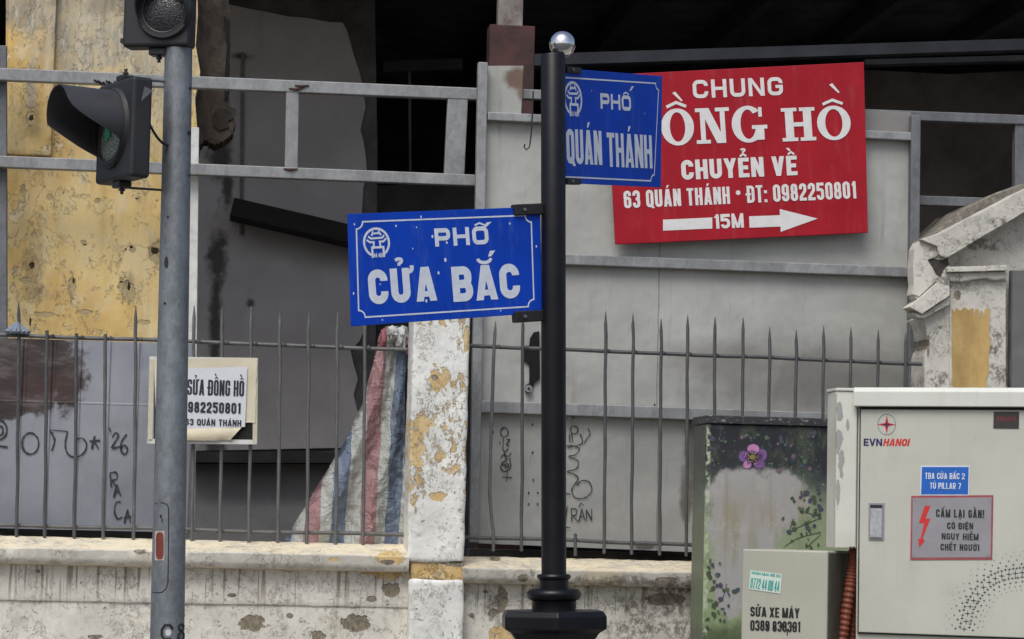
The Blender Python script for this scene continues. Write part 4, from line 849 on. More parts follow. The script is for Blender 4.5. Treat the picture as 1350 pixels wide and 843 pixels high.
gpart('gable_wall', [(1232, 342), (1250, 330), (1400, 240), (1560, 330), (1580, 360), (1580, 900), (1251, 900), (1251, 360)], GY + .06, GY + .4, GW)
gpart('raking_cornice', [(1213, 316), (1235, 309), (1248, 303), (1298, 277), (1400, 224), (1600, 340), (1585, 365), (1400, 252), (1306, 306), (1248, 341), (1238, 336), (1236, 325)], GY - .06, GY + .11, GW, .003)
gpart('weathered_top', [(1212, 318), (1233, 305), (1246, 296), (1270, 275), (1300, 261), (1316, 253), (1336, 246), (1400, 228), (1440, 240), (1590, 335), (1400, 300), (1300, 300), (1240, 330)], GY + .10, GY + .55, mk_white('mossy_mortar', 48, grime=.9, base=S(128, 122, 112), black=B0([(1260, 290, .2, .1), (1310, 262, .2, .05)], GY)), .01)
gpart('core', [(1206, 330), (1214, 318), (1240, 312), (1252, 322), (1252, 384), (1238, 378), (1212, 398), (1206, 392), (1204, 380)], GY - .030, GY + .06, GW, .002)
quadc = [BX(a, b, GY - .032) for a, b in ((1222, 343), (1230, 341), (1240, 343), (1250, 342), (1252, 349), (1244, 356), (1240, 366), (1234, 362), (1229, 352))]
part(MB().prism(quadc, GY - .0315, GY - .0305), 'underside_shade', simple('painted_underside_shade', (.05, .043, .038), .95, var=.4, scale=20), gp)  # flat dark piece; shadow under the cornice's lower end painted as colour
gpart('end_block', [(1211, 318), (1236, 315), (1236, 338), (1223, 343), (1229, 353), (1233, 364), (1234, 370), (1212, 391), (1203, 388), (1205, 376), (1204, 352), (1206, 328)], GY - .038, GY + .06, GW, .0015, .25)
gpart('lower_cornice', [(1199, 405), (1212, 394), (1236, 373), (1252, 378), (1252, 390), (1216, 414)], GY - .062, GY + .06, GW, .0015, .3)
gpart('lower_cornice_fillet', [(1203, 412), (1216, 415), (1252, 391), (1252, 401), (1218, 420), (1209, 418)], GY - .040, GY + .06, GW, .0015, .3)
gpart('buttress', [(1216, 418), (1252, 400), (1252, 900), (1219, 900), (1219, 470), (1224, 455), (1221, 432)], GY, GY + .35, GW, .004)
gpart('moulding_fillet', [(1248, 352), (1328, 350), (1328, 357), (1249, 359)], GY - .06, GY + .3, GS, .003)
gpart('moulding', [(1250, 359.5), (1327, 357.5), (1327, 368), (1312, 370), (1300, 367), (1284, 369), (1270, 372), (1252, 371)], GY - .04, GY + .3, mk_white('moulding_whitewash', 52, grime=.3, base=S(196, 194, 184)), .008)
gpart('shaft', [(1252, 370), (1327, 366), (1327, 900), (1252, 900)], GY - .01, GY + .3, GS, .008)
P = [(1255, 407), (1258, 412), (1261, 406), (1266, 410), (1271, 405), (1277, 409), (1283, 406), (1284.5, 420), (1286, 408), (1290, 407), (1291, 424), (1293, 410), (1296, 411), (1297, 422), (1299, 408), (1305, 407), (1304, 440), (1306, 455), (1303, 470), (1304, 490), (1300, 500), (1302, 530), (1257, 530), (1255, 470)]
mb = MB().prism([BX(a, b, GY - .014) for a, b in P], GY - .0145, GY - .012); part(mb, 'ochre_panel', simple('ochre_limewash', S(178, 148, 92), .85, var=.22, scale=7, dirt=S(188, 172, 138), dirt_amt=.8, bump=.004, st=(1, 1, .5)), gp)
mb = MB().rbox(xs(1331, 400, GY), xs(1560, 400, GY), GY - .02, GY + .02, Z0, BX(1340, 357, GY)[1], res=.05, r=.004, amp=.0)
single(mb, 'gate_leaf', mk_sheet('dull_grey_gate', S(104, 104, 102), seams=[(BX(1332, 430, GY)[0], .004)]), FA, 'dull dark grey metal gate leaf right of the ochre panelled gatepost', 'gate', (xs(1340, 700, GY), GY, Z0), merge=True)

# ------------------------------------------------------------------ red relocation sign on the hoarding
RS = plane_frame(975, 210, 11.3 + .375 + (975 - 675) / F * 11.5 * math.tan(rad(TH)), TH, (811, 322), (1144, 307))
Q = [(811.5, 322.5), (1144.5, 307), (1139, 82), (800, 99)]
t = thing('red_sign', 'red rectangular sign with white lettering hung on the grey hoarding', 'sign', RS, (*RS.xz(811, 322), 0)[:1] + (0,) + (RS.xz(811, 322)[1],))
part(MB().prism(RS.pts(Q), 0, .018), 'board', MT['sign_red'], t, bevel=.002)
mb = MB(); y_ = -.0015
def red(text, a, b, xe, cap, serif=False, **k): text_px(mb, RS, text, a, b, xe, cap, y_, serif=serif, **k)
red('CHUNG', 914, 130, 1033, 24, st=.205, gap=.9)
red('CHUYỂN VỀ', 899, 237.5, 1052, 26, st=.235, gap=.42, space=.35)
red('63 QUÁN THÁNH * ĐT: 0982250801', 823, 275, 1130, 23, st=.185, gap=.5, space=.42)
red('15M', 941, 302, 981, 19, st=.22, gap=.5)
# slab serif words
for tx, a, b, xe, cap in (('ÔNG', 873, 192, 1009.5, 47), ('HÔ', 1032, 187, 1123, 44)):
    text_px(mb, RS, tx, a, b, xe, cap, y_, serif=True, st=.25, gap=.22)
for cx, cy, s_ in ((888, 131, 1), (1095, 120, 1)):
    mb.poly(RS.pts([(cx - 2, cy - 8), (cx + 2, cy - 10), (cx + 12, cy + 2), (cx + 10, cy + 3)]), y_)
A = [(874, 290), (939, 287), (939, 301.5), (874, 304.5)]; mb.poly(RS.pts(A), y_)
A = [(987.5, 285.5), (1028, 284), (1028, 276), (1078, 288.5), (1029, 306), (1029, 299), (988, 300.5)]; mb.poly(RS.pts(A), y_)
part(mb, 'lettering', MT['vinyl_white'], t)

# ------------------------------------------------------------------ torn repair poster on the left railing
PY_ = .10
t = thing('poster_frame', 'cream angle iron frame wired to the left railing with a torn white poster', 'notice', FA, (xs(270, 580, PY_), PY_, BX(270, 585, PY_)[1]))
def pq(name, L, y0, y1, mat, **k): return part(MB().prism([BX(a, b, y0) for a, b in L], y0, y1), name, mat, t, **k)
pq('side_bar', [(197, 474), (203, 474), (201, 582), (194.5, 582)], PY_, PY_ + .02, MT['frame_cream'])
pq('side_bar', [(334, 472), (340, 472), (339, 586), (333, 586)], PY_ + .001, PY_ + .02, MT['frame_cream'])
pq('bottom_bar', [(194, 579), (334, 580), (334, 586), (194, 585)], PY_, PY_ + .02, MT['frame_white'])
pq('top_bar', [(197, 470), (334, 472), (334, 476), (197, 474)], PY_ + .006, PY_ + .02, MT['frame_white'])
def sheet_mesh(poly_l, poly_r, y0, amp, f=5, nu=24, nv=24, ytop=None, ybot=None, curl=None):
    mb = MB(); vs = []
    for j in range(nv + 1):
        for i in range(nu + 1):
            u, v = i / nu, j / nv; l0, l1 = poly_l; r0, r1 = poly_r
            px = (l0[0] * (1 - v) + l1[0] * v) * (1 - u) + (r0[0] * (1 - v) + r1[0] * v) * u; py = (l0[1] * (1 - v) + l1[1] * v) * (1 - u) + (r0[1] * (1 - v) + r1[1] * v) * u
            if curl: px, py, dy = curl(px, py, u, v)
            else: dy = 0
            x, z = BX(px, py, y0); vs.append((x, y0 + dy + amp * mnoise.noise(Vector((x * f * 2, z * f * 2, y0 * 50))), z))
    mb.add(vs, [(j * (nu + 1) + i, j * (nu + 1) + i + 1, (j + 1) * (nu + 1) + i + 1, (j + 1) * (nu + 1) + i) for j in range(nv) for i in range(nu)]); return mb
bk = part(sheet_mesh(((204, 474), (203, 579)), ((249, 474), (249, 579)), PY_ + .012, .004), 'backing_sheet', MT['dark_cloth'], t)
def curlR(px, py, u, v):
    # ragged right edge and lower right corner torn up
    e = 0
    if u > .8: px += 1.4 * mnoise.noise(Vector((py * .09, 3, 0))) * (u - .8) * 5
    lim = 557 if px > 318 else 600
    if py > lim: py = lim + (py - lim) * .05
    return px, py, -.002 * max(0, v - .7) * 3 * u
pap = part(sheet_mesh(((203, 474), (206, 566)), ((339, 472), (336, 563)), PY_ - .002, .004, 4, 40, 30, curl=curlR), 'backing_paper', MT['paper_cream'], t, smooth=True)
def curlB(px, py, u, v): 
    return px, py - (2.2 * mnoise.noise(Vector((u * 5, 7, 0))) + 1.2 * mnoise.noise(Vector((u * 19, 3, 0)))) * v, -.011 * math.sin(v * 2.6) - .003 * math.sin(u * 5) * v
part(sheet_mesh(((214, 567), (222, 581)), ((320, 562), (303, 581)), PY_ - .008, .003, 6, 30, 10, curl=curlB), 'torn_flap', MT['paper_cream'], t, smooth=True)
part(MB().prism([BX(a, b, PY_ + .004) for a, b in ((296, 570), (322, 553), (336, 560), (336, 580), (292, 580))], PY_ + .004, PY_ + .006), 'torn_corner', MT['dark_cloth'], t)
part(sheet_mesh(((206, 478), (212, 508)), ((220, 477), (213, 512)), PY_ - .010, .004, 6, 10, 10), 'torn_flap', MT['paper_cream'], t, smooth=True)
wp = part(sheet_mesh(((212, 486), (214, 568)), ((326, 484), (323, 563)), PY_ - .009, .0008, 3, 30, 20), 'white_poster', MT['paper_white'], t, smooth=True)
mb = MB(); yp = PY_ - .0108
text_px(mb, FA, 'SỬA ĐỒNG HỒ', 246.5, 520.5, 321.5, 20.5, yp, st=.145, gap=.42, space=.4)
text_px(mb, FA, '0982250801', 239.5, 543.5, 317, 14.2, yp, st=.19, gap=.55); text_px(mb, FA, 'ĐC: 63 QUÁN THÁNH', 225, 560, 318, 8.6, yp, st=.20, gap=.55, space=.5)
part(mb, 'lettering', MT['ink_poster'], wp)

# ------------------------------------------------------------------ black street-name post
BP = plane_frame(730, 420, 9.0, 0, (700, 500), (760, 500))
K9 = 9.0 / F                                  # metres per photo pixel at the post
def bz(py): return BP.xz(730, py)[1]
cx = BP.xz(729.7, 420)[0]
t = thing('street_name_post', 'slim black round post with stepped collars and a polished ball on top', 'sign post', BP, (cx, 0, bz(1180)))
MB_ = MB(); rp = 16.4 * K9
n_ = 48
mb = MB().lathe([(rp, bz(762)), (rp, bz(400)), (rp * .995, bz(74)), (rp * .93, bz(72.3)), (0.0005, bz(72))], (cx, 0), 48); part(mb, 'shaft', MT['black_paint'], t, smooth=True)
prof = [(18, 757), (21.2, 757.6), (22.4, 760), (21.6, 763), (19.2, 764.5), (19.2, 775), (24, 775.6), (32, 777), (35.6, 781), (36, 785), (34, 790), (29.6, 791.8), (29, 793), (29, 806)]
prof = [(15 * K9, bz(756.6))] + [(r * K9, bz(y)) for r, y in prof]
part(MB().lathe(prof, (cx, 0), 56), 'collar', MT['black_paint'], t, smooth=True)
R6 = 76.5 * K9
mb = MB().lathe([(R6 * .93, bz(805)), (R6, bz(812)), (R6, bz(828)), (R6 * .955, bz(830)), (R6 * .86, bz(834)), (R6 * .72, bz(848)), (R6 * .66, bz(880)), (R6 * .66, bz(1080)), (R6 * .9, bz(1120)), (R6 * .9, bz(1180))], (cx, 0), 6, rad(-90 + 3)); part(mb, 'pedestal', MT['black_paint'], t, bevel=.003)
bc = BP.xz(741.5, 58); br = 17.6 * K9; mb = MB(); n1, n2 = 64, 40
prof = [(max(.0004, br * math.sin(math.pi * k / n2)), bc[1] + br * math.cos(math.pi * k / n2)) for k in range(n2 + 1)]
mb.lathe(prof, (bc[0], .012), n1); part(mb, 'finial_ball', MT['chrome'], t, smooth=True, merge=False)
part(MB().lathe([(.012, bz(82)), (.012, bz(70))], (bc[0] - .004, .012), 16), 'ball_spigot', MT['black_iron'], t, smooth=True)

def emblem(mb, tr, y, w=1.0):
    """round gate-tower emblem drawn in units of its radius; tr maps (u,v) to the sign plane"""
    def rb(P, ww, cl=False): mb.ribbon([tr(a, b) for a, b in P], ww * w, y, cl)
    rb([(math.cos(rad(a)) * .92, math.sin(rad(a)) * .92) for a in range(-62, 243, 8)], .16)
    rb([(-.33, .46), (-.25, .60), (.27, .62), (.37, .48)], .13); rb([(-.27, .62), (-.22, .78)], .10); rb([(.27, .62), (.20, .78)], .10)
    rb([(-.58, .42), (-.40, .28), (.44, .30), (.60, .46)], .13); rb([(-.72, .20), (-.50, .04), (-.20, .03), (-.24, -.28)], .13); rb([(.74, .26), (.52, .05), (.24, .05), (.27, -.28)], .13)
    rb([(-.36, -1.0), (-.36, -.32), (.48, -.32), (.48, -.98)], .15)
def street_sign(label, fr, corners, border, notch, emb, texts, clamps, base_px, specks):
    t = thing('street_sign', label, 'street sign', fr, (fr.xz(*base_px)[0], 0, fr.xz(*base_px)[1]), 'blue street name signs on the black post')
    part(MB().prism(fr.pts(corners), 0, .006), 'plate', MT['sign_blue'], t, bevel=.0012)
    y = -.0006; mb = MB(); B = [Vector(p) for p in fr.pts(border)]; P = []
    # border line with concave corners
    for i, b in enumerate(B):
        u = (B[i - 1] - b).normalized(); v = (B[(i + 1) % 4] - b).normalized()
        for k in range(9):
            a = math.pi / 2 * k / 8; P.append(tuple(b + u * notch * math.cos(a) + v * notch * math.sin(a)))
    mb.ribbon(P, .0052, y, True); part(mb, 'border_line', MT['sign_white'], t)
    mb = MB(); ex, ez, er, w = emb; c = fr.xz(ex, ez); lw = fr.xz(ex, ez - er)[1] - c[1]
    emblem(mb, lambda a, b: (c[0] + a * lw * w, c[1] + b * lw), y, lw); lettering(mb, 'HÀ NỘI', c[0] - lw * .26, c[0] + lw * .38, c[1] - lw * .98, c[1] - lw * .72, y, st=.2); part(mb, 'emblem', MT['sign_white'], t)
    mb = MB()
    for tx, a, b, xe, cap, k in texts: text_px(mb, fr, tx, a, b, xe, cap, y, **k)
    part(mb, 'lettering', MT['sign_white'], t)
    mb = MB()
    for a, b, r in specks: p = fr.xz(a, b); mb.disc(p[0], p[1], r, r * 1.5, y, 7)
    if specks: part(mb, 'paint_flecks', MT['sign_white'], t)
    for L in clamps:
        a, b = fr.xz(*L[0]), fr.xz(*L[1]); mb = MB().box(min(a[0], b[0]), max(a[0], b[0]), -.012, .018, min(a[1], b[1]), max(a[1], b[1]))
        cl = part(mb, 'clamp', MT['black_iron'], t, bevel=.004)
        m2 = MB(); q = ((a[0] * .68 + b[0] * .32), (a[1] + b[1]) / 2)
        m2.tube([(q[0], -.018, q[1]), (q[0], -.010, q[1])], .006, 6); part(m2, 'bolt', MT['steel_rail_dark'], cl)
LS_ = plane_frame(714, 345, 8.985, 30, (461, 356), (713.3, 342.2))
street_sign('wide blue street sign with white lettering reaching left from the black post', LS_, [(463.3, 430.5), (714.5, 412.8), (712.6, 272.5), (458.6, 282.5)],
    [(473, 419), (704, 404), (700, 284), (469.5, 293)], .024, (496.3, 320, 20, 1.0),
    [('PHÔ', 574, 325.5, 645, 24, dict(st=.24, gap=.75)), ('CỬA', 487.5, 402, 577, 46, dict(st=.235, gap=.40)), ('BẮC', 598, 398.5, 687, 46.5, dict(st=.235, gap=.38))],
    [((676, 270), (716, 283)), ((677, 411), (716, 423.5))], (590, 424), [(467, 296, .0028), (555, 286, .003), (522, 298, .003), (549, 300, .002), (570, 312, .004), (589, 320, .0035), (587, 343, .005), (578, 360, .004), (672, 295, .003), (466, 387, .003), (504, 422, .002), (707, 325, .003), (562, 397, .004), (501, 375, .002), (544, 328, .002), (660, 410, .002)])
RS_ = plane_frame(748, 170, 9.05, 57, (760, 165), (872, 172.5))
street_sign('narrower looking blue street sign turned away to the right of the black post', RS_, [(742, 241.5), (871.5, 247.3), (873.2, 100.5), (742, 90.2)],
    [(738, 233), (862, 239), (868.5, 110.5), (738, 102)], .024, (755.5, 130.5, 23.2, .98),
    [('PHÔ', 792, 143.5, 832, 20.5, dict(st=.24, gap=.75)), ('QUÁN', 747.5, 216, 794, 46, dict(st=.165, gap=.40)), ('THÁNH', 801, 220, 860, 45, dict(st=.165, gap=.40))],
    [((745, 88), (764, 98)), ((745, 235), (763, 244))], (800, 244), [(780, 120, .002), (850, 150, .002), (812, 236, .002)])
# tone marks that stand to the right of the O's hat on both signs
for o in [o for o in bpy.data.objects if o.name.startswith('street_sign')]:
    fr = INFO[o.name][0]; left = fr is LS_
    mb = MB(); mb.poly(fr.pts([(636, 300.5), (641, 299.5), (648, 292.5), (641.5, 293.5)] if left else [(829.5, 120), (831.5, 120), (835.5, 114), (832.5, 114)]), -.0007); part(mb, 'tone_mark', MT['sign_white'], o)

# ------------------------------------------------------------------ galvanised signal pole
SP = plane_frame(220, 843, 8.6, 0); K8 = 8.6 / F
A_ = SP.xz(235.6, 57); B_ = SP.xz(220.3, 843)
def ax(z): q = (z - B_[1]) / (A_[1] - B_[1]); return B_[0] + (A_[0] - B_[0]) * q
def rd(z): q = (z - B_[1]) / (A_[1] - B_[1]); return (22.4 + (18.2 - 22.4) * q) * K8
zg = -SP.O.z
t = thing('signal_pole', 'tapered galvanised steel traffic signal pole with an inspection hatch and sticker', 'pole', SP, (ax(zg), 0, zg))
zs = [zg + (A_[1] - zg) * k / 24 for k in range(25)]
part(MB().tube([(ax(z), 0, z) for z in zs], [rd(z) for z in zs], 48), 'shaft', MT['galv_pole'], t, smooth=True)
part(MB().tube([(ax(A_[1]), 0, A_[1]), (ax(A_[1]), 0, A_[1] + 5 * K8)], rd(A_[1]) * 1.06, 40), 'cap_flange', MT['white_dirty'], t, smooth=True)
def pp(px, py, out=.0004):
    x, z = SP.xz(px, py, -.05); c = ax(z); r = rd(z) + out; d = max(-r * .985, min(r * .985, x - c)); return (c + d, -math.sqrt(r * r - d * d), z)
def patch(mb, px0, px1, py0, py1, out, nx=10, ny=6, rnd=0):
    vs = []
    for j in range(ny + 1):
        for i in range(nx + 1):
            u, v = i / nx, j / ny; ins = rnd * (1 - math.sqrt(max(0, 1 - (2 * v - 1) ** 4))) if rnd else 0
            vs.append(pp(px0 + ins + (px1 - px0 - 2 * ins) * u, py0 + (py1 - py0) * v, out))
    mb.add(vs, [(j * (nx + 1) + i, j * (nx + 1) + i + 1, (j + 1) * (nx + 1) + i + 1, (j + 1) * (nx + 1) + i) for j in range(ny) for i in range(nx)])
mb = MB(); patch(mb, 203.5, 217, 700.5, 739, .0012); stk = part(mb, 'sticker', simple('pale_sticker_edge', S(176, 160, 150), .5), t)
mb = MB(); patch(mb, 205, 216, 702, 737.5, .0020, 8, 14, 2.4); part(mb, 'sticker_face', MT['reflector'], stk)
L = [(204, 664), (214, 663), (220, 665), (222.6, 670), (222.4, 720), (221.6, 768), (219.5, 776), (214, 781), (207, 782), (200, 781)]
part(MB().tube([pp(a, b, .0002) for a, b in L], .0018, 6), 'hatch_seam', MT['black_iron'], t)
for (a, b, w, h) in ((219, 346, 2.8, 8), (221, 286, 1.6, 1.8), (217, 400, 1.8, 1.8), (249.5, 115, 1.5, 2), (248.6, 174, 2.2, 3.2), (248.2, 230, 1.4, 1.8), (212, 681, 1.6, 2.6), (214, 686, .9, 3)):
    mb = MB(); vs = [pp(a + w * math.cos(2 * math.pi * k / 12), b + h * math.sin(2 * math.pi * k / 12), .0015) for k in range(12)]; mb.add(vs, [tuple(range(12))]); part(mb, 'bolt_hole', MT['gap'], t)
mb = MB()
def ptube(L, r=.0045): mb.tube([pp(a, b, .0005) for a, b in L], r, 6)
ptube([(228, 829), (224, 824), (218, 824), (213.5, 830), (213.5, 838), (218, 843), (226, 842)]); ptube([(238.5, 833), (235, 830), (234.6, 826), (237.5, 823), (240.3, 826), (240, 830), (238.5, 833), (241.2, 837), (241, 842), (237.5, 845), (234, 842), (234.4, 837), (238.5, 833)], .0038)
part(mb, 'painted_number', MT['paint_black'], t)
mb = MB()
for (a, b) in ((223, 834), (222, 832)): pass
vs = [pp(222 + 4 * math.cos(k), 834 + 4.5 * math.sin(k), .0006) for k in [2 * math.pi * i / 12 for i in range(12)]]; mb.add(vs, [tuple(range(12))]); part(mb, 'tape_dot', MT['white_dirty'], t)

# ------------------------------------------------------------------ signal heads
def signal_head(label, px, py, depth, yaw, W, Hh, D, lens_off, lens_r, vis, lens_mat, glow=False, vis_r=.125):
    fr = plane_frame(px, py, depth, -yaw); t = thing('traffic_light', label, 'traffic light', fr, (0, D / 2, -Hh / 2), 'traffic lights on the galvanised pole')
    part(MB().box(-W / 2, W / 2, 0, D, -Hh / 2, Hh / 2), 'housing', MT['plastic'], t, bevel=.012, seg=3)
    lx, lz = lens_off; n = 56
    # raised mounting ring
    def tor(r0, r1, y0, y1): # ring profile swept round the lens axis
        vs = []; pr = [(r0, y0), (r0, y1), (r1, y1), (r1 + .006, y0)]
        for k in range(n):
            a = 2 * math.pi * k / n
            for r, y in pr: vs.append((lx + r * math.sin(a), y, vz + r * math.cos(a)))
        m = len(pr); return vs, [(k * m + j, k * m + (j + 1) % m, ((k + 1) % n) * m + (j + 1) % m, ((k + 1) % n) * m + j) for k in range(n) for j in range(m)]
    vz = vis['z']; vs, fs = tor(vis_r - .012, vis_r + .002, .0, -.014); mb = MB(); mb.add(vs, fs); part(mb, 'visor_ring', MT['plastic'], t, smooth=True)
    # visor shell: long over the top, scalloped away below
    vs = []; m = 16; A0 = vis['ang']; na = 64; thick = .004
    for lay in (0, 1):
        for i in range(na + 1):
            a = rad(-A0 + 2 * A0 * i / na); q = abs(a) / rad(A0); Lg = vis['len'] * vis['fn'](math.degrees(a))
            for j in range(m + 1):
                r = (vis_r - .002 - lay * thick) * (1 + vis.get('flare', 0) * j / m); vs.append((lx + r * math.sin(a), -.010 - Lg * j / m, vz + r * math.cos(a) * (1 - .0 * j) - vis.get('droop', 0) * Lg * j / m))
    N = (na + 1) * (m + 1); fs = []
    for lay in (0, 1):
        for i in range(na):
            for j in range(m):
                o = lay * N; fs.append((o + i * (m + 1) + j, o + (i + 1) * (m + 1) + j, o + (i + 1) * (m + 1) + j + 1, o + i * (m + 1) + j + 1))
    for i in range(na): fs.append((i * (m + 1) + m, (i + 1) * (m + 1) + m, N + (i + 1) * (m + 1) + m, N + i * (m + 1) + m))
    for e in (0, na):
        for j in range(m): fs.append((e * (m + 1) + j, e * (m + 1) + j + 1, N + e * (m + 1) + j + 1, N + e * (m + 1) + j))
    mb = MB(); mb.add(vs, fs); part(mb, 'visor', MT['visor'], t, smooth=True)
    # bulging lens and rim
    vs = []; rg = 10
    for j in range(rg + 1):
        r = lens_r * j / rg; y = -.004 - .016 * (1 - (j / rg) ** 2)
        for k in range(n): a = 2 * math.pi * k / n; vs.append((lx + r * math.sin(a), y, lz + r * math.cos(a)))
    mb = MB(); mb.add(vs, [(j * n + k, j * n + (k + 1) % n, (j + 1) * n + (k + 1) % n, (j + 1) * n + k) for j in range(rg) for k in range(n)]); ln = part(mb, 'lens', lens_mat, t, smooth=True, merge=True)
    mb = MB().tube([(lx + (lens_r + .004) * math.sin(2 * math.pi * k / 48), -.006, lz + (lens_r + .004) * math.cos(2 * math.pi * k / 48)) for k in range(49)], .006, 8); part(mb, 'lens_rim', MT['black_iron'], t, smooth=True)
    if glow:
        mb = MB(); P = [(.000, .062), (.014, .052), (.026, .034), (.034, .010), (.030, -.004), (.020, .006), (.010, -.012), (-.002, -.014), (-.006, .02)]
        mb.prism([(lx + a, lz + b * .75 + .006) for a, b in P], -.0245, -.0215); part(mb, 'lit_figure', MT['lens_glow'], ln)
    return t, fr
def scallop(d):
    if d > 0:
        T = [(0, 1.0), (20, 1.02), (45, 1.04), (60, 1.03), (72, .96), (82, .80), (92, .58), (102, .34), (112, .10), (120, .03), (180, .02)]
        for (a, b), (c, e) in zip(T, T[1:]):
            if a <= d <= c: return b + (e - b) * (d - a) / (c - a)
    d = -d
    if d < 88: return 1 - .10 * (d / 88) ** 2
    q = min(1, (d - 88) / 50); return .90 * (1 - q ** .85) + .03
tl_, hf = signal_head('lower black traffic light turned to the left, green lens under a long visor', 150, 172.5, 8.52, 57, .285, .335, .072, (-.012, -.034), .082, dict(z=.012, len=.19, ang=140, fn=scallop), MT['lens_green'], True)
for (z0, z1, w) in ((.1675, .188, .026), (-.19, -.1675, .028)): part(MB().box(-w, w, .012, .06, z0, z1), 'hinge_block', MT['black_iron'], tl_, bevel=.004)
part(MB().tube([(.002, .036, -.21), (.002, .036, -.19)], .006, 8).tube([(.002, .036, -.199), (.002, .036, -.194)], .011, 6), 'bolt', MT['black_iron'], tl_)
part(MB().tube([(.0, .036, .188), (.0, .036, .212)], .006, 8).tube([(.0, .036, .194), (.0, .036, .200)], .010, 6), 'bolt', MT['rust'], tl_)
def head_to_pole(fr, a, px, py, z=None):
    p = SP.M @ Vector((ax(SP.xz(px, py)[1]), 0, SP.xz(px, py)[1])); l = fr.M.inverted() @ p; return tuple(l)
e = head_to_pole(hf, None, 232, 107); part(MB().tube([(.0, .036, .182), (e[0], e[1], .182)], .0065, 8), 'bracket', MT['steel_rail_dark'], tl_, smooth=True)
part(MB().tube([(.0, .036, -.187), (e[0], e[1], -.187)], .004, 8), 'bracket', MT['black_iron'], tl_, smooth=True)
P0 = Vector((.12, .07, .02)); P1 = Vector((e[0], e[1], -.03)); part(MB().tube([P0 + (P1 - P0) * (k / 10) + Vector((0, 0, -.03 * math.sin(math.pi * k / 10))) for k in range(11)], .0045, 8), 'cable', MT['black_iron'], tl_, smooth=True)
q = .1425; mb = MB(); mb.add([(.1432, .030, .085), (.1432, .072, .125), (.1432, .040, .135)], [(0, 1, 2)]); part(mb, 'sticker', MT['steel_rail_dark'], tl_)
def vis2(d):
    d = abs(d); return 1 if d < 70 else max(.05, 1 - (d - 70) / 60)
tu_, uf = signal_head('upper black traffic light facing forward with a dark unlit pebbled lens, on pole top', 207, -22, 8.56, 12, .235, .43, .08, (.030, -.094), .073, dict(z=-.094, len=.05, ang=125, fn=vis2), MT['lens_dark'], False, .092)
part(MB().box(-.03, .03, .02, .07, -.240, -.215), 'hinge_block', MT['black_iron'], tu_, bevel=.004); part(MB().tube([(0, .045, -.262), (0, .045, -.24)], .006, 8).tube([(0, .045, -.25), (0, .045, -.244)], .011, 6), 'bolt', MT['black_iron'], tu_)
part(MB().box(-.125, -.115, .004, .03, -.20, -.185), 'latch', MT['black_iron'], tu_); part(MB().box(.0, .085, .035, .050, -.236, -.224), 'bracket', MT['black_iron'], tu_)

# ------------------------------------------------------------------ hand-painted cabinet behind
CY = -.52
def mk_mural():
    n = NB('hand_painted_cabinet', .5); zt = BX(1000, 560, CY)[1]; zb = BX(1000, 843, CY)[1]
    v = n.mt('MULTIPLY', n.mt('SUBTRACT', n.z, zb), 1 / (zt - zb)); v = n.mt('MULTIPLY_ADD', n.mt('SUBTRACT', n.noise(4, 5), .5), .35, v)
    k = n.ramp(v, [(0, S(128, 148, 104)), (.35, S(142, 154, 120)), (.58, S(130, 142, 112)), (.70, S(78, 88, 80)), (.80, S(40, 42, 46)), (1, S(30, 30, 36))])
    dk = n.thr(n.noise(26, 5, .7), .55, .7); k = n.mix(n.mt('MULTIPLY', dk, n.mt('MULTIPLY', n.thr(v, .55, .75), .6)), k, S(78, 88, 92))
    k = n.mix(n.mt('MULTIPLY', n.thr(n.noise(13, 8, .75, (1, 1, .5), off=22), .50, .60), .35), k, S(88, 100, 74))
    b = n.blobs([(*BX(985, 690, CY), .17, .20), (*BX(975, 650, CY), .135, .10), (*BX(1028, 660, CY), .12, .13), (*BX(955, 690, CY), .06, .16), (*BX(965, 760, CY), .08, .16)], wob=.35, scale=10, soft=.16)
    gc = n.mix(n.mt('MULTIPLY', n.thr(n.noise(5, 5, .6, (1.6, 1, .25), off=3), .45, .62), n.thr(v, .80, .55)), S(160, 157, 156), S(146, 138, 114)); gc = n.mix(n.mt('MULTIPLY', n.thr(n.noise(34, 5, .7, (1, 1, .06), off=33), .52, .66), .35), gc, S(124, 120, 106)); gc = n.mix(n.mt('MULTIPLY', n.thr(n.noise(9, 8, .7, off=35), .55, .58), .4), gc, S(172, 168, 164)); k = n.mix(n.mt('MULTIPLY', b, .95), k, gc)
    low = n.thr(n.mt('MULTIPLY_ADD', n.noise(20, 5, .7), .12, n.z), BX(1000, 815, CY)[1] + .06, BX(1000, 838, CY)[1] + .06)
    k = n.mix(n.mt('MULTIPLY', low, .7), k, S(58, 62, 44))
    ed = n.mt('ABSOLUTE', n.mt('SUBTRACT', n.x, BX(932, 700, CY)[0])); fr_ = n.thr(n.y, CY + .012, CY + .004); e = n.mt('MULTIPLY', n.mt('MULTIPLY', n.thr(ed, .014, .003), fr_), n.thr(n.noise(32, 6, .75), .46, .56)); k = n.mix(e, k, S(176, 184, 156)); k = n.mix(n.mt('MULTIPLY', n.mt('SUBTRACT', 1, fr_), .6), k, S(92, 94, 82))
    sp = n.thr(n.noise(48, 4, .65, off=9), .66, .70); k = n.mix(n.mt('MULTIPLY', sp, .6), k, S(176, 182, 160))
    n.col(k); n.bump(n.noise(30, 4), .002, .6); return n.m
t = thing('painted_cabinet', 'metal street cabinet hand painted dark above and green below with a purple flower', 'cabinet', FA, (xs(1010, 1000, CY), CY, Z0))
MU = mk_mural(); x0, x1 = BX(928.5, 700, CY)[0], BX(1128, 700, CY)[0]; zt = BX(1005, 561, CY)[1]; zl = BX(1005, 549.5, CY)[1]
part(MB().box(x0, x1, CY, CY + .27, Z0, zt), 'body', MU, t, bevel=.004)
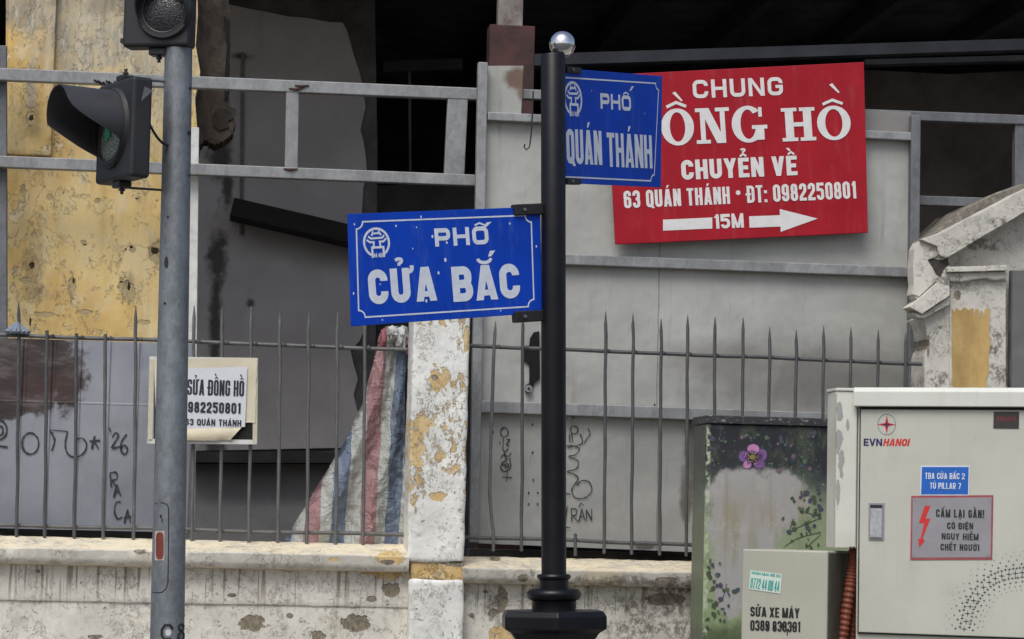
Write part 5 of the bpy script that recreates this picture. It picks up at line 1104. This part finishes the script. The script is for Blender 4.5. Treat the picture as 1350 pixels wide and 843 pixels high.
def mk_lid():
    n = NB('cabinet_lid_paint', .5); e = n.thr(n.noise(40, 5, .7, (1, 1, 2)), .56, .62); n.col(n.mix(n.mt('MULTIPLY', e, .7), S(46, 46, 48), S(150, 152, 146))); return n.m
part(MB().box(x0 - .004, x1 + .01, CY - .012, CY + .28, zt + .002, zl), 'lid', mk_lid(), t, bevel=.003)
yf = CY - .0015
FC = {k: simple('mural_' + k, S(*c), .5, var=.12, scale=30) for k, c in dict(pink=(182, 122, 168), purple=(112, 80, 130), gold=(132, 116, 66), mauve=(112, 86, 104), slate=(66, 74, 88), leaf=(70, 80, 60), green=(82, 100, 76)).items()}
mb = MB(); F_ = lambda a, b, rx, rz, mi, y=0, an=0: mb.disc(*BX(a, b, CY), rx, rz, yf - y, 14, mi, an)
for a, b, rx, rz, mi in ((993, 592, .026, .020, 0), (980, 602, .020, .024, 1), (1005, 600, .020, .026, 1), (1001, 612, .024, .020, 1), (985, 613, .018, .016, 0)): F_(a, b, rx, rz, mi, random.random() * .0008)
for k, (a, b, rx, rz, mi) in enumerate(((992, 596, .015, .010, 1), (984, 602, .010, .014, 3), (1001, 602, .010, .015, 3), (998, 609, .013, .010, 3), (987, 610, .009, .008, 1))): F_(a, b, rx, rz, mi, .0010 + k * .00008, k)
for k in range(16):
    a = random.uniform(0, 6.28); F_(993 + 11 * math.cos(a), 603 + 9 * math.sin(a), .0018, .007, random.choice((0, 3)), .0015 + k * .00003, -a)
F_(992, 603, .013, .011, 2, .0022)
for k in range(7): a = .9 * k; F_(992 + 6 * math.cos(a), 603 + 6 * math.sin(a), .0022, .008, 2, .0023 + k * .0001, a)
part(mb, 'painted_flower', [FC['pink'], FC['purple'], FC['gold'], simple('mural_deep_violet', S(84, 52, 96), .5)], t)
mb = MB()
for k in range(60):
    a, b = random.uniform(936, 1080), random.uniform(570, 632)
    if (a - 993) ** 2 + (b - 603) ** 2 < 700 or (b > 622 and a < 1050): continue
    r = random.uniform(.003, .010); F_(a, b, r, r * random.uniform(.8, 1.3), random.choice((0, 0, 1, 1, 1, 2, 2)), k * .00003)
part(mb, 'painted_petals', [FC['mauve'], FC['slate'], FC['green']], t)
mb = MB()
for L in ([(1033, 722), (1052, 710), (1082, 702)], [(1040, 702), (1060, 692), (1083, 683)], [(1057, 674), (1070, 678), (1083, 680)], [(1062, 723), (1082, 705)], [(1046, 684), (1040, 702)], [(940, 800), (952, 790), (958, 770)], [(936, 780), (946, 772)]): scrib(mb, [L], FA, yf, .0036)
for k, (a, b) in enumerate(((1057, 674), (1040, 702), (1047, 698), (1064, 695), (1046, 690), (1082, 672), (1074, 662), (1080, 668), (1072, 656), (1068, 660), (936, 761), (946, 758), (940, 776), (950, 772), (968, 780), (972, 778), (944, 796), (950, 790), (934, 756), (1064, 650))): F_(a, b, .009, .012, k % 2, .0003 + k * .00005, k)
for k in range(70):
    a, b = (random.gauss(1066, 12), random.uniform(640, 722)) if k < 42 else (random.gauss(942, 8), random.uniform(735, 835))
    if 931 < a < 1082: F_(a, b, random.uniform(.003, .008), random.uniform(.005, .012), random.choice((0, 0, 1, 2)), .0006 + k * .00004, random.uniform(0, 3))
part(mb, 'painted_twigs', [FC['leaf'], FC['slate'], FC['green']], t)

# ------------------------------------------------------------------ small beige box in front
GB = plane_frame(1034, 790, 9.95, -20, (978, 724), (1090, 727)); g0 = GB.xz(977, 840)[0]; g1 = GB.xz(1090.5, 800)[0]; gt = GB.xz(1034, 725.5)[1]; gz = -GB.O.z
t = thing('meter_box', 'plain beige metal box with a stencilled phone number and a green sticker', 'box', GB, ((g0 + g1) / 2, 0, gz))
part(MB().box(g0, g1, 0, .40, gz, gt), 'body', MT['box_grey'], t, bevel=.005)
part(MB().box(g1 + .0005, g1 + .003, .012, .395, gz, gt - .008), 'side_shade_sheet', MT['box_dark'], t)  # dark sheet laid over the beige side; its shade is put into the colour
mb = MB(); y_ = -.0012
def spr(tx, a, b, xe, cap): text_px(mb, GB, tx, a, b, xe, cap, y_, st=.24, gap=.35, space=.35, jit=.012)
spr('SỬA XE MÁY', 989, 813, 1054, 13); spr('0389 838391', 989, 831.5, 1055, 14)
for a, b, r, s_ in ((1038, 834, .0022, .014), (1031, 825, .006, .010), (1046, 826, .005, .010), (1012, 826, .004, .010), (1020, 828, .005, .008)): mb.disc(*GB.xz(a, b), r, s_, y_ - .0004, 10)
part(mb, 'stencilled_number', MT['paint_black'], t)
P = [(989.5, 752), (1031, 757), (1029, 783), (987.5, 777)]; mb = MB().prism(GB.pts(P), -.002, -.0008); stk = part(mb, 'sticker', simple('pale_green_sticker', S(196, 210, 198), .5, var=.06), t)
mb = MB(); c0 = GB.xz(990, 777, -.003); 
def rot_text(tx, A, B, cap, **k):
    m2 = MB(); a, b = GB.xz(*A), GB.xz(*B); an = math.atan2(b[1] - a[1], b[0] - a[0]); ln = math.hypot(b[0] - a[0], b[1] - a[1]); h = cap * 10 / F
    lettering(m2, tx, 0, ln, 0, h, -.0025, **k); c, s_ = math.cos(an), math.sin(an); m2.v = [(a[0] + x * c - z * s_, y, a[1] + x * s_ + z * c) for x, y, z in m2.v]; mb.add(m2.v, m2.f)
rot_text('0772 44 00 44', (989, 775.5), (1027, 780.5), 13.5, st=.22, gap=.4, space=.3)
rot_text('NHẬN MUA ĐỒ CŨ', (991, 757), (1029, 761.5), 3.4, st=.22, gap=.4, space=.5)
part(mb, 'sticker_lettering', MT['sticker_teal'], stk)

# ------------------------------------------------------------------ big electricity cabinet
EV = plane_frame(1128, 700, 10.0, -20, (1130, 536), (1345, 537)); ez = -EV.O.z
def ex(px, py): return EV.xz(px, py)[0]
def eh(px, py): return EV.xz(px, py)[1]
e0, e1 = ex(1128.5, 700), ex(1392, 700); et = eh(1230, 536)
t = thing('electricity_cabinet', 'large cream grey electricity cabinet with warning plates and dotted star pattern', 'electrical cabinet', EV, ((e0 + e1) / 2, 0, ez))
part(MB().box(e0, e1, .012, .34, ez, et), 'body', MT['cab'], t, bevel=.004)
lid = [( -.030, et - .002), (-.030, eh(1230, 517) - .0), (-.018, eh(1230, 511.5)), (.36, eh(1230, 511.5)), (.36, et - .002)]
mb = MB(); xa, xb = ex(1127, 520), e1 + .02; n_ = len(lid); mb.add([(xa, y, z) for y, z in lid] + [(xb, y, z) for y, z in lid], [tuple(range(n_)), tuple(range(2 * n_ - 1, n_ - 1, -1))] + [(i, (i + 1) % n_, (i + 1) % n_ + n_, i + n_) for i in range(n_)]); part(mb, 'lid', MT['cab_white'], t, bevel=.003)
d0, d1 = ex(1133.5, 700), e1 - .015; dt, db = eh(1230, 540.5), eh(1230, 837)
part(MB().box(d0 - .006, d1 + .006, .004, .0135, db - .006, et - .004), 'door_gap_shade', MT['gap'], t)  # dark strip round the door; the gap's shadow is put into its colour
door = part(MB().box(d0, d1, -.006, .0095, db, dt), 'door', MT['cab'], t, bevel=.003)
a, b = EV.xz(1145.5, 712), EV.xz(1166.5, 663); hd = part(MB().box(a[0], b[0], -.0105, -.0065, a[1], b[1]), 'handle', MT['plate_grey'], door, bevel=.0015)
a, b = EV.xz(1148, 709), EV.xz(1164, 671)
part(MB().box(a[0], b[0], -.0165, -.011, a[1], b[1]), 'handle_lever', mk_galv('handle_lever_steel', (.42, .43, .44), metal=.4), door, bevel=.002)
a, b = EV.xz(1148, 670), EV.xz(1164, 666); part(MB().box(a[0], b[0], -.0125, -.011, a[1], b[1]), 'keyhole_cover', MT['gap'], door)
def plate(name, L, mat, y0=-.0085, y1=-.0065, **k): return part(MB().prism(EV.pts(L), y0, y1), name, mat, door, **k)
plate('plate_edge', [(1213.5, 653.5), (1278, 653.5), (1279, 614.5), (1214.5, 614.5)], MT['sign_white']); plate('number_plate', [(1215, 652), (1276.7, 652), (1277.6, 616), (1216, 616)], MT['plate_blue'], -.0095, -.0087)
plate('warning_plate_edge', [(1200.5, 738.5), (1308.5, 738), (1310, 653), (1202, 654.2)], simple('red_plate_edge', S(150, 70, 76), .5)); plate('warning_plate', [(1203, 735.5), (1306.5, 735), (1307.8, 656), (1204, 656.8)], MT['plate_grey'], -.0095, -.0087)
plate('maker_plate', [(1310, 565), (1343.5, 565.5), (1344, 543), (1310.5, 543)], MT['plate_dark'])
yw_ = -.0104
mb = MB(); E_ = lambda tx, a, b, xe, cap, y=yw_, **k: text_px(mb, EV, tx, a, b, xe, cap, y, **{**dict(st=.15, gap=.6, space=.5), **k})
E_('TBA CỬA BẮC 2', 1219.5, 631.5, 1272, 8); E_('TỦ PILLAR 7', 1226, 644.5, 1267, 8); part(mb, 'plate_lettering', MT['sign_white'], door)
mb = MB(); E_('CẤM LẠI GẦN!', 1234, 682, 1297.5, 10.5, st=.19); E_('CÓ ĐIỆN', 1248.5, 697.5, 1283, 8.5, st=.2); E_('NGUY HIỂM', 1241.5, 711.5, 1290, 8.5, st=.2); E_('CHẾT NGƯỜI', 1240, 725.5, 1291, 8.5, st=.2); part(mb, 'warning_lettering', MT['ink_dark'], door)
mb = MB(); mb.poly(EV.pts([(1220, 667), (1227.5, 667), (1220.5, 684), (1227, 684), (1217, 710), (1220, 713), (1212.5, 722), (1211, 710), (1214, 711), (1219, 690), (1212, 690)]), yw_); part(mb, 'lightning_symbol', MT['ink_red'], door)
for a, b in ((1207, 660), (1304, 659), (1303.5, 732), (1206, 732.5)):
    q_ = EV.xz(a, b); part(MB().tube([(q_[0], -.0112, q_[1]), (q_[0], -.0095, q_[1])], .0035, 10), 'rivet', MT['steel_rail'], door)
yd = -.0068
mb = MB(); E_('EVN', 1138.5, 588, 1163, 9.5, yd, st=.24, gap=.35); part(mb, 'utility_lettering', MT['ink_navy'], door)
mb = MB(); E_('HANOI', 1164, 588, 1198, 9.5, yd, st=.24, gap=.35, italic=.22); part(mb, 'utility_lettering', MT['ink_red'], door)
mb = MB(); E_('HANANCO', 1314, 555.5, 1339, 6.5, -.0088, st=.2); part(mb, 'maker_lettering', simple('dull_red_ink', S(104, 44, 48), .5), door)
c = EV.xz(1169.5, 560); r = 11.8 * 10 / F; mb = MB(); mb.ribbon([(c[0] + r * math.cos(2 * math.pi * k / 40), c[1] + r * 1.14 * math.sin(2 * math.pi * k / 40)) for k in range(40)], .0016, yd, True)
def star(mb, cx, cz, r, q, y, mi=0): mb.k += 1; mb.poly([(cx + (r if k % 2 == 0 else q) * math.sin(math.pi * k / 4), cz + (r if k % 2 == 0 else q) * math.cos(math.pi * k / 4)) for k in range(8)], y - mb.k % 30 * .00002, mi)
star(mb, *c, r * 1.05, r * .26, yd - .0004, 1); star(mb, *c, r * .6, r * .13, yd - .0012, 0); part(mb, 'utility_emblem', [MT['ink_navy'], MT['ink_red']], door)
big = [(1271.5, 829.5), (1274, 819.5), (1276.2, 809), (1279.5, 800), (1284, 792), (1289.3, 783.3), (1296.8, 774.5), (1304.5, 767.8), (1312.5, 763), (1321, 759.5), (1330.5, 757.5), (1339, 756), (1348, 755)]
mb = MB(); rr = random.Random(3); C_ = [EV.xz(*p) for p in big]; ctr = Vector(EV.xz(1352, 838))
px_ = 10 / F
for i, p in enumerate(C_):
    star(mb, *p, 4.8 * px_, .9 * px_, yd); v = (Vector(p) - ctr).normalized(); nx = Vector(C_[min(i + 1, len(C_) - 1)]) - Vector(C_[max(i - 1, 0)]); nx = nx.normalized()
    for d, s_, off in ((6, 2.7, .5), (11, 2.4, 0), (16.5, 1.6, .5), (22, 1.1, 0), (27, .9, .5), (-6, 2.6, .5), (-11.5, 2.2, 0), (-17, 1.3, .5), (-22, 1.0, 0)):
        for u in ((0, 4.8) if abs(d) < 7 else (1.5,) if abs(d) < 20 else (0,)):
            q = Vector(p) + v * d * px_ + nx * (off * 9 + u - 2 + rr.uniform(-.6, .6)) * px_
            if q.x < d1 - .004: star(mb, q.x, q.y, s_ * px_ * rr.uniform(.85, 1.1), s_ * .3 * px_, yd)
part(mb, 'star_pattern', simple('grey_star_ink', S(66, 68, 74), .5), door)
# side box with flaking paint, fixed to the cabinet's left side
def mk_flake():
    n = NB('flaking_pale_paint', .5); f = n.noise(9, 6, .7, (2.2, 1, .6)); k = n.mix(n.thr(n.noise(3, 5), .3, .7), S(206, 206, 196), S(192, 190, 176))
    bx = EV.xz(1109, 620, .0); m = n.blobs([(*EV.xz(1108, 545), .012, .035), (*EV.xz(1107, 580), .014, .05), (*EV.xz(1110, 610), .010, .06), (*EV.xz(1106, 650), .007, .05), (*EV.xz(1118, 560), .006, .02)], wob=.8, scale=24, soft=.08)
    n.col(n.mix(m, k, S(150, 150, 146))); n.bump(m, .001, .6); return n.m
FK = mk_flake(); z0, z1 = max(eh(1100, 727), GB.O.z + gt + .012 - EV.O.z), eh(1100, 516)
xl, xm = ex(1084, 620), ex(1101.5, 620)
plan = [(xl - .004, .10), (xm, -.012), (xm + .008, -.016), (e0 - .002, .004), (e0 - .002, .32), (xl - .004, .32)]
def pl_prism(plan, za, zb):
    mb = MB(); n = len(plan); mb.add([(x, y, za) for x, y in plan] + [(x, y, zb) for x, y in plan], [tuple(range(n)), tuple(range(2 * n - 1, n - 1, -1))] + [(i, (i + 1) % n, (i + 1) % n + n, i + n) for i in range(n)]); return mb
sb = part(pl_prism(plan, z0, z1), 'side_box', FK, t, bevel=.004)
cp = [(x + (-.004 if i in (0, 5) else 0), y - (.006 if y < .2 else 0)) for i, (x, y) in enumerate(plan)]
part(pl_prism(cp, z1 + .001, z1 + .012), 'side_box_cap', MT['cab_white'], sb, bevel=.002)
mb = MB().tube([(xm + .001, -.0175, z0 + .01), (xm + .001, -.0175, z1 - .01)], .0022, 6); part(mb, 'seam', MT['box_grey'], sb)
for a in (1121, 1125): p = EV.xz(a, 722, -.01); part(MB().tube([(p[0], -.012, p[1]), (p[0], .01, p[1])], .004, 8), 'rivet', MT['plate_dark'], sb)
# corrugated conduits between the boxes
def corr(label, P, r, group):
    V = [Vector(p) for p in P]; Q = []; R = []
    for i in range(len(V) - 1):
        for k in range(44): q = k / 44; Q.append(V[i].lerp(V[i + 1], q)); R.append(r * (1 if (k % 4) < 2 else .86))
    mb = MB().tube(Q, R, 16); base = Q[-1]; return single(mb, 'corrugated_conduit', MT['conduit'], EV, label, 'conduit', base, group, smooth=False)
def ep(px, py, y): a = EV.xz(px, py, y); return (a[0], y, a[1])
corr('thicker orange corrugated conduit slanting down between the beige box and the cabinet', [ep(1127, 722, .10), ep(1121, 770, .09), ep(1109, 850, .085), ep(1100, 930, .08), ep(1098, 1140, .08)], .0235, 'orange conduits')
corr('thinner orange corrugated conduit tight against the cabinet side, mostly hidden', [ep(1128, 760, .16), ep(1124, 830, .16), ep(1120, 900, .16), ep(1118, 1140, .16)], .017, 'orange conduits')
